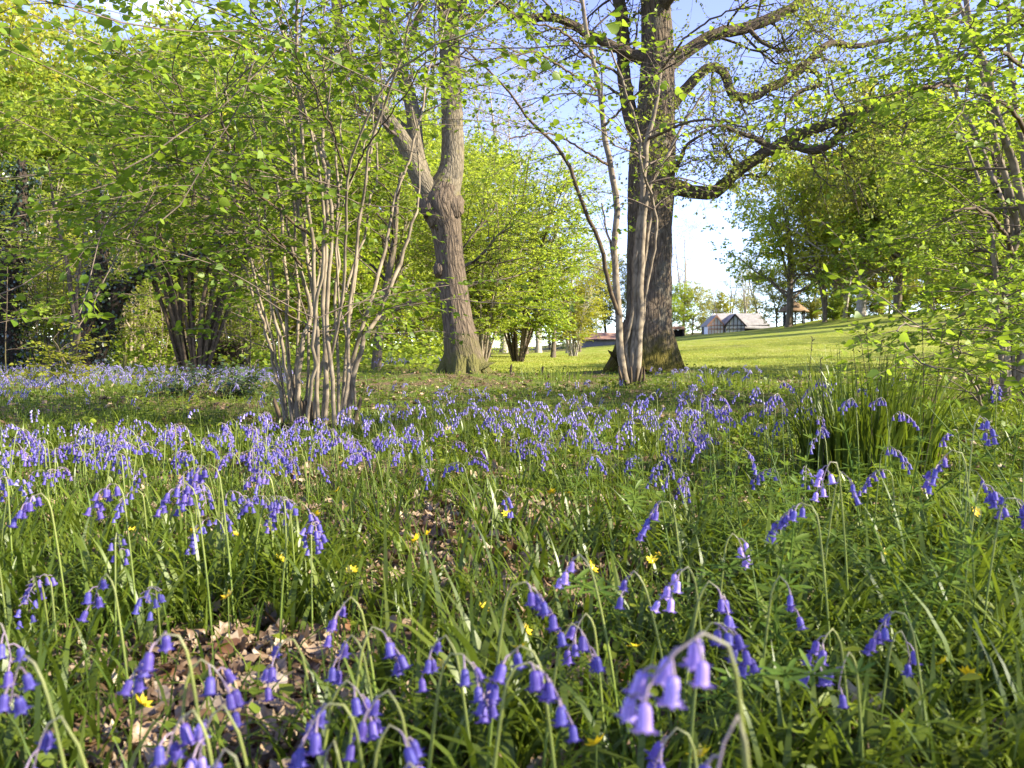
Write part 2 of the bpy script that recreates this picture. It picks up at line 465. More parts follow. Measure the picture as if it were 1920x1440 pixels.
M['celandine'] = leaf_mat('celandine', [(.72, .50, .015), (.80, .60, .02)], (.8, .6, .02), tf=.25, gloss=.08, rough=.25)
M['oak_bark'] = bark_mat('oak_bark', (.016, .012, .009), (.145, .112, .078), scale=(15, 15, 3.4), bump=.9, moss=(.085, .072, .014), moss_amt=.40, moss_h=(.1, 1.5), spots=(.13, .115, .085), bdist=.06)
M['limb_bark'] = bark_mat('limb_bark', (.022, .017, .012), (.11, .085, .06), scale=(30, 30, 9), moss=(.07, .065, .015), moss_amt=.42)
M['maple_bark'] = bark_mat('maple_bark', (.024, .018, .013), (.150, .115, .080), scale=(20, 20, 3.6), bump=.8, bdist=.04, moss=(.10, .095, .03), moss_amt=.33, moss_h=(.15, 1.3))
M['maple_upper_bark'] = bark_mat('maple_upper_bark', (.045, .036, .025), (.18, .152, .105), scale=(24, 24, 8), moss=(.16, .14, .04), moss_amt=.42)
M['hazel_bark'] = bark_mat('hazel_bark', (.06, .046, .032), (.25, .205, .145), scale=(12, 12, 7), bump=.25, moss=(.10, .09, .03), moss_amt=.36, bdist=.006)
M['hazel_dark_bark'] = bark_mat('hazel_dark_bark', (.035, .025, .017), (.12, .088, .055), scale=(14, 14, 8), bump=.25, moss=(.07, .065, .02), moss_amt=.4, bdist=.006)
M['stool_bark'] = bark_mat('stool_bark', (.02, .015, .01), (.10, .075, .05), scale=(14, 14, 9), bump=.8, moss=(.075, .085, .018), moss_amt=.55)
M['wood_bark'] = bark_mat('wood_bark', (.045, .035, .025), (.17, .135, .095), scale=(12, 12, 3), bump=.5, moss=(.09, .09, .03), moss_amt=.4)
M['pale_bark'] = bark_mat('pale_bark', (.16, .135, .105), (.38, .34, .28), scale=(9, 9, 4), bump=.3)
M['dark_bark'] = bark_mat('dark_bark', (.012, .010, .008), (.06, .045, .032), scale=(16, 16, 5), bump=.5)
M['twig'] = bark_mat('twig', (.06, .045, .035), (.16, .125, .095), scale=(40, 40, 20), bump=.1, bdist=.002)

# soil: dark humus and crumbled leaves
def soil_mat():
    m, t, out = mat_new('woodland_soil')
    co = nd(t, 'ShaderNodeTexCoord')
    n1 = nd(t, 'ShaderNodeTexNoise', {'Vector': co.outputs['Object'], 'Scale': 22, 'Detail': 8, 'Roughness': .7})
    vo = nd(t, 'ShaderNodeTexVoronoi', {'Vector': co.outputs['Object'], 'Scale': 26, 'Randomness': 1})
    c1 = ramp(t, n1.outputs['Fac'], [(.3, (.035, .024, .014)), (.5, (.10, .066, .036)), (.7, (.20, .14, .08))])
    c2 = ramp(t, vo.outputs['Color'], [(.1, (.05, .034, .02)), (.5, (.15, .10, .055)), (.9, (.30, .22, .13))])
    c = nd(t, 'ShaderNodeMixRGB', {'Fac': .55, 'Color1': c1, 'Color2': c2})
    n2 = nd(t, 'ShaderNodeTexNoise', {'Vector': co.outputs['Object'], 'Scale': 1.3, 'Detail': 6, 'Roughness': .6})
    n3 = nd(t, 'ShaderNodeTexNoise', {'Vector': co.outputs['Object'], 'Scale': 40, 'Detail': 3})
    gcol = ramp(t, n3.outputs['Fac'], [(.3, (.05, .075, .012)), (.7, (.13, .17, .025))])
    gf = ramp(t, n2.outputs['Fac'], [(.40, (0, 0, 0)), (.58, (1, 1, 1))])
    c = nd(t, 'ShaderNodeMixRGB', {'Fac': gf, 'Color1': c.outputs[0], 'Color2': gcol})
    h = nd(t, 'ShaderNodeMath', {0: n1.outputs['Fac'], 1: vo.outputs['Distance']}, operation='ADD')
    b = nd(t, 'ShaderNodeBump', {'Height': h.outputs[0], 'Strength': .7, 'Distance': .03})
    p = nd(t, 'ShaderNodeBsdfPrincipled', {'Base Color': c.outputs[0], 'Roughness': .95, 'Normal': b.outputs[0], 'Specular IOR Level': .1})
    t.links.new(p.outputs[0], out.inputs['Surface'])
    return m
def lawn_mat():
    m, t, out = mat_new('mown_lawn')
    co = nd(t, 'ShaderNodeTexCoord')
    n1 = nd(t, 'ShaderNodeTexNoise', {'Vector': co.outputs['Object'], 'Scale': .35, 'Detail': 6, 'Roughness': .65})
    mp_ = nd(t, 'ShaderNodeMapping', {'Vector': co.outputs['Object'], 'Scale': (1.0, .22, 1), 'Rotation': (0, 0, .5)})
    n2 = nd(t, 'ShaderNodeTexNoise', {'Vector': mp_.outputs[0], 'Scale': 1.1, 'Detail': 8, 'Roughness': .75})
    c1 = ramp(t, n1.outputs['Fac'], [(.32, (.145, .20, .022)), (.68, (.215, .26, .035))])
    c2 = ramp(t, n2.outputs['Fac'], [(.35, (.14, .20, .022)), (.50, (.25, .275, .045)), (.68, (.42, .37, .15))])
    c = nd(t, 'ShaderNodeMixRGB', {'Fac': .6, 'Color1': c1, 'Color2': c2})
    n3 = nd(t, 'ShaderNodeTexNoise', {'Vector': co.outputs['Object'], 'Scale': 14, 'Detail': 5, 'Roughness': .8})
    b = nd(t, 'ShaderNodeBump', {'Height': n3.outputs['Fac'], 'Strength': .8, 'Distance': .06})
    p = nd(t, 'ShaderNodeBsdfPrincipled', {'Base Color': c.outputs[0], 'Roughness': .95, 'Normal': b.outputs[0], 'Specular IOR Level': .05})
    t.links.new(p.outputs[0], out.inputs['Surface'])
    return m
M['soil'] = soil_mat()
M['lawn'] = lawn_mat()
# ------------------------------------------------------------------ ground
_old_ground = ground
def ground(x, y):
    xx = np.minimum(np.asarray(x, float), 78)
    return _old_ground(xx, y) + .9 * sstep(xx, 38, 52) * sstep(y, 70, 105) * (1 - sstep(y, 125, 150))

def is_lawn(x, y):
    near = 15.6 + .8 * waves(x, y, 4, 3) - 1.6 * sstep(x, 3, 8)
    left = -1.6 + .5 * waves(x, y, 3, 9) + 11.5 * sstep(y, 45, 100)
    return (y > near) & (x > left) & (y < 152 + 3 * waves(x, y, 20, 2)) & (x < 66)

def build_ground():
    na = 420
    rad = np.concatenate([[.12], .16 * (420 / .16) ** (np.linspace(0, 1, 210))])
    # finer towards the view direction
    u = np.linspace(-1, 1, na + 1)[:-1]
    ang = np.pi / 2 + np.pi * (u * .35 + .65 * u ** 3)
    A, Rr = np.meshgrid(ang, rad)
    x, y = Rr * np.cos(A), Rr * np.sin(A)
    v = np.stack([x, y, ground(x, y)], -1)
    n = len(rad)
    i = np.arange(n - 1)[:, None]; j = np.arange(na)[None]
    q = np.stack([i * na + j, (i + 1) * na + j, (i + 1) * na + (j + 1) % na, i * na + (j + 1) % na], -1).reshape(-1, 4)
    V = v.reshape(-1, 3)
    c = V[q].mean(1)
    lw = is_lawn(c[:, 0], c[:, 1])
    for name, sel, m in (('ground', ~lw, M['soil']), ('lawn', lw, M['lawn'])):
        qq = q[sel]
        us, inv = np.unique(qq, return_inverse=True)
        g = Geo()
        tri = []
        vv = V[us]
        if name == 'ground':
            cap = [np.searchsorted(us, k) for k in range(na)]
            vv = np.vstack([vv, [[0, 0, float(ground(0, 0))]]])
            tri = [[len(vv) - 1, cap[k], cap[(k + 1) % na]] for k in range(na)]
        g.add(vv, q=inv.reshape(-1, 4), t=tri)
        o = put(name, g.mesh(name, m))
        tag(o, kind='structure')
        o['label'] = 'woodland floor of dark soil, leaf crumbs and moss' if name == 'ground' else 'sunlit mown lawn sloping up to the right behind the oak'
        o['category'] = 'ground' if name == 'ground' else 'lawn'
build_ground()

# ------------------------------------------------------------------ tree helpers
def W(pts, d):
    """pixel waypoints (px, py, width_px [, depth offset]) -> x, y, z, radius"""
    out = []
    for p in pts:
        dd = d + (p[3] if len(p) > 3 else 0)
        out.append(np.r_[at(p[0], p[1], dd), p[2] / 2 / F * dd])
    return np.array(out)
def stemPR(wp, n=18):
    s = smooth_path(wp, n)
    return s[:, :3], np.maximum(s[:, 3], .0015)
def plant(W_):
    """put the first waypoint a little under the ground"""
    W_ = W_.copy()
    W_[0, 2] = float(ground(W_[0, 0], W_[0, 1])) - .05
    return W_

def part(name, geo, mat, root, rest=False, smooth=True):
    if geo.n == 0: return None
    return put(name, geo.mesh(name, mat, origin=root.location, smooth=smooth, rest=rest), root)

# ------------------------------------------------------------------ the big oak (right of centre)
def build_oak():
    rg = np.random.default_rng(11)
    D = 14.5
    root = thing('oak_tree', foot(1217, D), 'massive oak with furrowed mossy trunk and sinuous dark limbs right of centre', 'tree')
    tr = plant(W([(1208, 722, 150), (1209, 704, 126), (1212, 684, 106), (1215, 655, 90), (1216, 610, 81), (1217, 540, 78), (1218, 430, 76), (1221, 350, 80), (1224, 280, 78), (1229, 220, 66), (1233, 120, 58), (1230, 20, 50), (1222, -120, 42), (1230, -300, 30), (1210, -520, 16)], D))
    P, R = stemPR(tr, 60)
    R = R * 1.07
    g = tubes(Geo(), P, R, 26, rg, .025)
    for (a, b, c, w) in [((1190, 605), (1166, 668), (1128, 718), 52), ((1240, 615), (1256, 668), (1284, 716), 50), ((1212, 650), (1200, 690), (1190, 724), 44), ((1228, 650), (1232, 690), (1240, 722), 40)]:
        k = 0.45 if a[0] in (1212, 1228) else 0
        wp = W([(a[0], a[1], w * .8, -k * .25), (b[0], b[1], w * .8, -k * .7), (c[0], c[1], w * .4, -k * 1.5), (c[0] + (c[0] - b[0]) * .5, c[1] + 12, 6, -k * 2)], D)
        p, r = stemPR(wp, 12)
        tubes(g, p, r, 12, rg, .03)
    part('trunk', g, M['oak_bark'], root, True)
    limbs = [
        [(1245, 345, 40), (1290, 358, 30), (1330, 363, 27), (1350, 352, 27, -.1), (1385, 320, 25, -.3), (1440, 285, 24, -.5), (1490, 257, 25, -.7), (1545, 236, 21, -.9), (1625, 204, 18, -1.2), (1690, 178, 14, -1.5), (1790, 150, 10, -1.9), (1900, 120, 6, -2.3)],
        [(1240, 215, 34), (1275, 180, 24, -.1), (1300, 152, 22, -.2), (1335, 126, 20, -.2), (1358, 136, 19, -.2), (1374, 176, 20, -.2), (1410, 184, 18, -.2), (1440, 168, 19, -.2), (1500, 132, 18, -.1), (1540, 92, 15, 0), (1560, 80, 13, .1), (1605, 86, 11, .2), (1690, 72, 9, .4), (1790, 55, 6, .6)],
        [(1240, 135, 36), (1285, 98, 28, .1), (1340, 66, 25, .2), (1400, 52, 24, .3), (1460, 28, 22, .4), (1512, -4, 18, .5), (1580, -70, 14, .8), (1680, -120, 8, 1)],
        [(1205, 110, 30), (1165, 92, 20, -.1), (1110, 68, 19, -.2), (1075, 46, 18, -.3), (1030, 32, 17, -.4), (975, 36, 15, -.5), (950, 18, 13, -.6), (890, -30, 9, -.8), (800, -80, 5, -1)],
        [(1205, 275, 40), (1182, 215, 32, .1), (1170, 140, 28, .2), (1166, 40, 26, .3), (1150, -80, 20, .5), (1120, -220, 12, .8)],
        [(1230, 30, 30, 0), (1300, -60, 22, -.8), (1420, -160, 16, -1.6), (1560, -240, 9, -2.4)],
        [(1225, -40, 28, 0), (1150, -140, 20, -1.2), (1040, -220, 12, -2.4), (930, -260, 8, -3)],
        [(1228, -100, 26, 0), (1290, -240, 18, 1.2), (1400, -380, 9, 2)],
        [(1226, -60, 26, 0), (1240, -160, 20, -1.6), (1280, -240, 13, -3), (1330, -300, 8, -4.2)],
    ]
    subs = [
        [(1475, 264, 18, -.6), (1500, 276, 17, -.8), (1530, 281, 17, -.9), (1562, 266, 15, -1), (1588, 236, 13, -1), (1612, 214, 9, -1), (1650, 190, 5, -1)],
        [(1510, 130, 10, -.1), (1532, 138, 9, -.2), (1537, 158, 9, -.3), (1515, 166, 8, -.3), (1494, 175, 7, -.3), (1478, 200, 5, -.4), (1470, 240, 3, -.5)],
        [(1660, 190, 8, -1.3), (1690, 185, 7, -1.2), (1720, 190, 6, -1.1), (1735, 205, 4, -1.1), (1715, 225, 3, -1.1)],
        [(1450, 280, 14, -.5), (1420, 262, 11, -.6), (1390, 250, 8, -.8), (1340, 235, 6, -1), (1280, 255, 4, -1.2)],
        [(1400, 50, 10, .3), (1430, 80, 7, .1), (1470, 95, 5, 0), (1500, 90, 3, 0)],
        [(1690, 180, 8, -1.5), (1700, 230, 5, -1.6), (1685, 275, 3, -1.7)],
        [(1250, 340, 12, -.2), (1275, 300, 9, -.6), (1290, 270, 6, -.9), (1340, 240, 4, -1.2)],
    ]
    LP, LR = [], []
    for w_ in limbs:
        p, r = stemPR(W(w_, D), 44)
        r = r * .88; p[1:] += .009 * rg.standard_normal((43, 3)); LP.append(p); LR.append(r)
        part('limb', tubes(Geo(), p, r, 12, rg, .05), M['limb_bark'], root, True)
    for w_ in subs:
        p, r = stemPR(W(w_, D), 44)
        LP.append(p); LR.append(r)
        part('branch', tubes(Geo(), p, r, 8, rg, .05), M['limb_bark'], root, True)
    LP = np.array(LP); LR = np.array(LR)
    B1, R1 = spawn(rg, LP, LR, 15, 1.5, (40, 85), (.18, 1), 9, .26, .05, 1, .32, .3)
    B2, R2 = spawn(rg, B1, R1, 5, .75, (30, 65), (.15, 1), 7, .17, .04, 1, .5, .4, rmin=.0025)
    B3, R3 = spawn(rg, B2, R2, 4, .3, (30, 65), (.2, 1), 4, .2, .05, 1, .6, .5, rmin=.0018)
    g = Geo()
    tubes(g, B1, np.maximum(R1 * .8, .004), 5); tubes(g, B2, R2, 3); tubes(g, B3, R3, 3)
    part('twig_network', g, M['limb_bark'], root, True)
    pos, ax = leaf_sites(rg, B3, 8, (.2, 1), planar=False)
    keep = rg.random(len(pos)) < .8
    g = leaf_geo(Geo(), rg, pos[keep], ax[keep], .062, 'quad', 1.0)
    part('young_foliage', g, M['oak_leaf'], root)
    # epicormic sprouts and ivy-like leaves up the trunk and fork
    i = rg.integers(16, 40, 90); th = rg.uniform(0, 2 * np.pi, 90)
    base = P[i] + R[i][:, None] * np.stack([np.cos(th), np.sin(th), 0 * th], 1)
    kf = (np.sin(i * 1.3) > -.2)
    SP = base[kf][:, None, :] + nrm(np.stack([np.cos(th), np.sin(th), .2 + 0 * th], 1))[kf][:, None, :] * np.linspace(0, .35, 4)[None, :, None]
    SP = SP + .03 * rg.standard_normal(SP.shape)
    pos, ax = leaf_sites(rg, SP, 7, planar=False)
    ps, as_ = leaf_sites(rg, LP[:5, 6:30], 40, planar=False)
    ps = ps + .12 * rg.standard_normal(ps.shape)
    g = leaf_geo(Geo(), rg, np.vstack([pos, ps]), np.vstack([ax, as_]), 0.06, 'round', .7)
    part('sprout_foliage', g, M['hazel_leaf'], root)

# ------------------------------------------------------------------ the leaning maple (left of centre)
def build_maple():
    rg = np.random.default_rng(12)
    D = 13.0
    root = thing('maple_tree', foot(872, D), 'stout leaning tree with sunlit brown bark, burr and three-way fork on a leafy mound', 'tree')
    tr = plant(W([(880, 722, 112), (876, 700, 84), (872, 680, 74), (866, 650, 67), (860, 610, 58), (853, 560, 54), (846, 500, 52), (840, 450, 53), (836, 420, 60), (829, 395, 70), (828, 375, 72), (836, 350, 58), (846, 320, 46), (849, 280, 42), (848, 220, 40), (846, 150, 39), (843, 80, 38), (840, 0, 36), (838, -120, 30), (850, -300, 20), (840, -460, 8)], D))
    P, R = stemPR(tr, 70)
    cut = int(np.argmin(np.abs(P[:, 2] - at(0, 352, D)[2])))
    g = tubes(Geo(), P[:cut + 1], R[:cut + 1], 24, rg, .03)
    for (a, b, c, w, k) in [((850, 650), (835, 690), (800, 728), 34, 0), ((885, 650), (902, 690), (940, 722), 34, 0), ((868, 660), (862, 700), (850, 735), 38, .5), ((880, 660), (888, 698), (905, 730), 34, .5)]:
        wp = W([(a[0], a[1], w * .8, -k * .25), (b[0], b[1], w * .8, -k * .7), (c[0], c[1], w * .4, -k * 1.5), (c[0] * 1.5 - b[0] * .5, c[1] + 8, 6, -k * 2)], D)
        p, r = stemPR(wp, 12); tubes(g, p, r, 12, rg, .03)
    # burrs
    for (bx, by, br) in [(808, 382, .22), (850, 388, .18), (824, 505, .11), (838, 350, .15), (828, 398, .24)]:
        c = at(bx, by, D - .12)
        u, v = np.meshgrid(np.linspace(0, 2 * np.pi, 13)[:-1], np.linspace(.05, np.pi - .05, 9))
        rr = br * (1 + .1 * rg.standard_normal(u.shape))
        vv = c + np.stack([rr * np.sin(v) * np.cos(u), rr * np.sin(v) * np.sin(u) * .8, rr * 1.25 * np.cos(v)], -1)
        ii = np.arange(8)[:, None]; jj = np.arange(12)[None]
        q = np.stack([ii * 12 + jj, ii * 12 + (jj + 1) % 12, (ii + 1) * 12 + (jj + 1) % 12, (ii + 1) * 12 + jj], -1).reshape(-1, 4)
        g.add(vv, q=q)
    part('trunk', g, M['maple_bark'], root, True)
    part('limb', tubes(Geo(), P[cut - 1:], R[cut - 1:], 16, rg, .03), M['maple_upper_bark'], root, True)
    limbs = [
        [(826, 385, 46), (800, 355, 46, -.1), (778, 310, 42, -.2), (758, 268, 36, -.3), (735, 235, 33, -.3), (705, 195, 31, -.3), (675, 150, 29, -.3), (652, 100, 27, -.3), (635, 40, 24, -.2), (625, -50, 18, 0), (600, -180, 8, .2)],
        [(800, 350, 34, -.1), (783, 290, 32, 0), (776, 220, 31, .1), (762, 160, 29, .2), (738, 100, 27, .3), (722, 30, 24, .4), (716, -60, 18, .5), (690, -200, 8, .7)],
        [(840, 60, 24), (880, -20, 18, -.5), (940, -120, 12, -1), (990, -200, 7, -1.4)],
        [(690, 180, 14, -.3), (660, 190, 12, -.6), (640, 160, 10, -.8), (655, 130, 9, -1), (640, 90, 7, -1.2), (600, 60, 4, -1.5)],
        [(748, 120, 14, .3), (775, 60, 12, 0), (795, -20, 10, -.3), (800, -120, 6, -.5)],
        [(775, 250, 12, 0), (725, 215, 10, .5), (690, 230, 8, .9), (650, 180, 6, 1.3), (590, 160, 4, 1.5)],
    ]
    LP, LR = [P[cut:cut + 1].repeat(36, 0) * 0 + smooth_path(np.c_[P[cut:], R[cut:]], 36)[:, :3]], [smooth_path(np.c_[P[cut:], R[cut:]], 36)[:, 3]]
    for w_ in limbs:
        p, r = stemPR(W(w_, D), 36)
        r = r * .86
        LP.append(p); LR.append(r)
        part('limb', tubes(Geo(), p, r, 14, rg, .04), M['maple_upper_bark'], root, True)
    LP = np.array(LP); LR = np.array(LR)
    B1, R1 = spawn(rg, LP, LR, 13, 1.5, (45, 85), (.2, 1), 8, .16, .15, 1, .25, .3)
    B2, R2 = spawn(rg, B1, R1, 6, .7, (35, 75), (.15, 1), 6, .2, .02, 1, .55, .4, rmin=.003)
    B3, R3 = spawn(rg, B2, R2, 3, .3, (35, 75), (.2, 1), 4, .2, .05, 1, .6, .5, rmin=.002)
    g = Geo(); tubes(g, B1, np.maximum(R1, .005), 5); tubes(g, B2, R2, 3); tubes(g, B3, R3, 3)
    part('twig_network', g, M['twig'], root, True)
    pos, ax = leaf_sites(rg, B3, 6, planar=False)
    part('foliage', leaf_geo(Geo(), rg, pos, ax, .062, 'quad', .8), M['fresh_leaf'], root)
    # few ivy leaves and the leafy sprig on the trunk
    pos = np.array([P[j] + R[j] * np.array([-.5 + .7 * rg.random(), -.95, 0]) for j in rg.integers(4, 26, 60)])
    part('ivy_sprig', leaf_geo(Geo(), rg, pos, nrm(rg.standard_normal((60, 3)) * [1, .3, 1]), .05, 'round', .3, upv=(0, -1, .2)), M['hazel_leaf'], root)

# ------------------------------------------------------------------ hazels with hand-placed stems
def hazel_from(name, px, D, label, stems, seed, extra=0, ex_h=(3.5, 5.5), spread=(.1, .5), mat='hazel_bark', mats2=None, leaf='hazel_leaf', k1=9, L1=1.3, k2=6, L2=.55, lv=7, lsize=.065, t1=(.3, 1), keepmat=None, group=None, cat='hazel', stool=.3, gaps=()):
    rg = np.random.default_rng(seed)
    root = thing(name, foot(px, D), label, cat, group)
    SP, SR = [], []
    for w_ in stems:
        wp = plant(W(w_, D)) if w_[0][1] > 640 else W(w_, D)
        p, r = stemPR(wp, 26)
        wob = np.cumsum(rg.standard_normal((26, 3)) * [1, 1, .2], 0); wob -= np.linspace(0, 1, 26)[:, None] * wob[-1]; wob -= wob[0]
        p = p + .010 * wob * (np.linspace(0, 1, 26) ** .5)[:, None]
        p[2:] += .005 * rg.standard_normal((24, 3))
        SP.append(p); SR.append(r)
        darker = mats2 is not None and w_[0][1] <= 640
        part('stem' if w_[0][1] > 640 else 'branch', tubes(Geo(), p, r, 9, rg, .04), M[mats2 if darker else mat], root, True)
    b = np.array(root.location)
    for i in range(extra):
        a = rg.uniform(0, 2 * np.pi); h = rg.uniform(*ex_h); s = rg.uniform(*spread) * h
        o = b + [.28 * math.cos(a), .28 * math.sin(a), 0]
        e = o + [s * math.cos(a), s * math.sin(a), h]
        mid = o + [s * .3 * math.cos(a), s * .3 * math.sin(a), h * .5]
        r0 = rg.uniform(.007, .015)
        p, r = stemPR(np.array([np.r_[o - [0, 0, .05], r0], np.r_[mid + .12 * rg.standard_normal(3), r0 * .7], np.r_[e, r0 * .25]]), 26)
        p[2:] += np.cumsum(.010 * rg.standard_normal((24, 3)), 0)
        SP.append(p); SR.append(r)
        part('stem', tubes(Geo(), p, r, 8, rg, .04), M[mat], root, True)
    # mossy stool with old cut stubs at the foot
    sg = Geo(); u, v = np.meshgrid(np.linspace(0, 2 * np.pi, 29)[:-1], np.linspace(.04, 1.75, 10))
    rr = stool * (1 + .13 * np.sin(3 * u + 1) + .10 * np.sin(7 * u + 2 * v) + .07 * rg.standard_normal(u.shape))
    sg.add(b + np.stack([rr * np.sin(v) * np.cos(u), rr * np.sin(v) * np.sin(u), rr * .26 * np.cos(v)], -1),
           q=np.stack([np.arange(9)[:, None] * 28 + np.arange(28), np.arange(9)[:, None] * 28 + (np.arange(28) + 1) % 28, (np.arange(9)[:, None] + 1) * 28 + (np.arange(28) + 1) % 28, (np.arange(9)[:, None] + 1) * 28 + np.arange(28)], -1))
    so = part('stool', sg, M['stool_bark'], root, True)
    for i in range(7):
        a = rg.uniform(0, 6.28); o = b + [stool * .75 * math.cos(a), stool * .75 * math.sin(a), .02]
        p_, r_ = stemPR(np.array([np.r_[o, .017], np.r_[o + [.06 * math.cos(a), .06 * math.sin(a), rg.uniform(.08, .22)], .014], np.r_[o + [.062 * math.cos(a), .062 * math.sin(a), .225], .002]]), 8)
        part('cut_stub', tubes(Geo(), p_, r_, 7, rg, .06), M['hazel_dark_bark'], root, True)
    SP = np.array(SP); SR = np.array(SR)
    B1, R1 = spawn(rg, SP, SR, k1, L1, (35, 75), t1, 8, .12, .05, .55, .4, .3, bend=-.01)
    for (x0, x1, z0, z1) in gaps:                 # open places in the crown: side branches that grow into them are missing
        e = B1[:, 4]; f = B1[:, -1]
        bad = np.zeros(len(B1), bool)
        for q in (e, f): bad |= (q[:, 0] > x0) & (q[:, 0] < x1) & (q[:, 2] > z0) & (q[:, 2] < z1)
        B1, R1 = B1[~bad], R1[~bad]
    B2, R2 = spawn(rg, B1, R1, k2, L2, (30, 65), (.2, 1), 6, .13, 0., .45, .5, .4, bend=-.02, rmin=.0018)
    g = Geo(); tubes(g, B1, np.maximum(R1, .003), 5); tubes(g, B2, R2, 3)
    part('twig_network', g, M['twig'], root, True)
    p1, a1 = leaf_sites(rg, B1, max(2, lv // 2), (.4, 1)); p2, a2 = leaf_sites(rg, B2, lv, (.1, 1))
    part('foliage', leaf_geo(Geo(), rg, np.vstack([p1, p2]), np.vstack([a1, a2]), lsize, 'round', .55, .4, (.45, 1.15)), M[leaf], root)
    return root

def build_front_hazel():
    D = 5.45
    st = [
        [(552, 775, 15), (530, 690, 13, .1), (508, 610, 12, .1), (478, 520, 10, .2), (440, 440, 8, .2), (400, 410, 6, .2)],
        [(560, 775, 15), (545, 680, 14), (528, 600, 12), (505, 540, 11, .1), (470, 480, 9, .2), (440, 430, 8, .3), (400, 380, 6, .5), (350, 300, 4, .7)],
        [(566, 778, 20), (564, 700, 20), (570, 640, 18), (582, 590, 16, .1), (570, 520, 13, .1), (545, 460, 11, .1), (535, 380, 9, 0), (500, 290, 7, 0), (440, 160, 4, 0)],
        [(590, 792, 17), (592, 680, 16, -.1), (590, 560, 14, -.1), (572, 430, 13, -.1), (560, 300, 12, -.1), (552, 190, 11, -.1), (535, 90, 9, 0), (520, 0, 8, 0), (500, -120, 5, 0)],
        [(606, 800, 20, -.2), (609, 680, 18, -.2), (606, 560, 16, -.2), (609, 440, 15, -.2), (600, 310, 14, -.2), (577, 240, 13, -.2), (560, 140, 12, -.1), (524, 40, 11, -.1), (510, -60, 9, 0), (480, -200, 4, 0)],
        [(622, 800, 17, -.3), (618, 690, 16, -.3), (613, 590, 15, -.3), (622, 480, 14, -.3), (619, 380, 13, -.3), (605, 260, 12, -.2), (590, 190, 11, -.2), (567, 90, 10, -.2), (570, 0, 9, -.2), (580, -160, 4, -.2)],
        [(628, 798, 13), (630, 700, 12), (628, 560, 11), (632, 420, 10), (628, 300, 9), (608, 180, 8), (605, 60, 7), (620, -100, 4)],
        [(636, 790, 18, .2), (640, 720, 17, .2), (655, 650, 16, .2), (675, 580, 15, .2), (690, 520, 14, .3), (705, 450, 12, .4), (722, 390, 11, .5), (760, 300, 9, .6), (785, 220, 8, .7), (800, 140, 7, .8), (835, 50, 5, .9), (870, -60, 3, 1)],
        [(640, 790, 20, .1), (652, 700, 22, .1), (672, 640, 18, .1), (700, 585, 16, .2), (722, 530, 15, .2), (742, 480, 14, .3), (765, 420, 11, .3), (783, 370, 8, .4), (790, 300, 6, .5), (775, 200, 4, .5)],
        [(600, 796, 13, -.1), (612, 700, 12, -.2), (632, 600, 12, -.4), (648, 480, 11, -.6), (655, 340, 10, -.8), (690, 230, 9, -1), (750, 130, 8, -1.1), (830, 80, 7, -1.2), (890, 62, 6, -1.2), (960, 15, 5, -1.2), (1010, -60, 3, -1.2)],
        [(580, 790, 13), (600, 690, 12, .2), (625, 600, 12, .3), (660, 480, 10, .4), (690, 380, 9, .5), (710, 300, 7, .6), (700, 180, 5, .8)],
        [(572, 785, 11), (560, 690, 10, .3), (590, 560, 9, .4), (605, 450, 8, .5), (640, 330, 7, .6), (640, 190, 6, .7), (650, 60, 4, .8)],
        # dark arching boughs in front of the leaves
        [(602, 480, 13, -.2), (570, 430, 11, -.3), (525, 395, 10, -.45), (465, 345, 9, -.6), (440, 290, 8, -.7), (420, 245, 8, -.8), (413, 220, 7, -.8), (418, 180, 6, -.9), (430, 130, 5, -1), (455, 80, 4, -1)],
        [(570, 500, 10, 0), (530, 455, 9, -.2), (480, 412, 8, -.4), (425, 382, 7, -.6), (380, 370, 6, -.8), (320, 365, 5, -1), (250, 368, 4, -1.1), (170, 378, 3, -1.2)],
        [(465, 345, 6, -.6), (400, 322, 5, -.8), (330, 300, 4, -1), (240, 320, 3, -1.2)],
        [(413, 220, 6, -.8), (375, 215, 5, -1), (340, 215, 4, -1.2), (300, 225, 3, -1.3)],
        [(648, 330, 8, -.8), (615, 210, 6, -1.2), (560, 120, 5, -1.6), (500, 80, 4, -1.9), (450, 60, 3, -2.1)],
        [(655, 340, 8, -.8), (700, 270, 6, -1.1), (770, 180, 5, -1.4), (830, 110, 4, -1.6), (900, 60, 3, -1.8)],
    ]
    hazel_from('hazel_clump', 596, D, 'many-stemmed pale hazel clump with wide leafy boughs in the left foreground', [[(p[0] + (p[0] - 600) * .25 * max(0, 1 - (800 - p[1]) / 500.), p[1], p[2] * .5) + tuple(p[3:]) for p in w_] for w_ in st], 21, extra=11, ex_h=(2.5, 5.2), spread=(.1, .5), mats2='hazel_dark_bark', k1=9, L1=1.0, k2=6, L2=.45, lv=10, lsize=.056, t1=(.22, 1), stool=.32, gaps=((-9, -2.75, 2.55, 9), (-.95, -.1, 1.05, 2.15)))

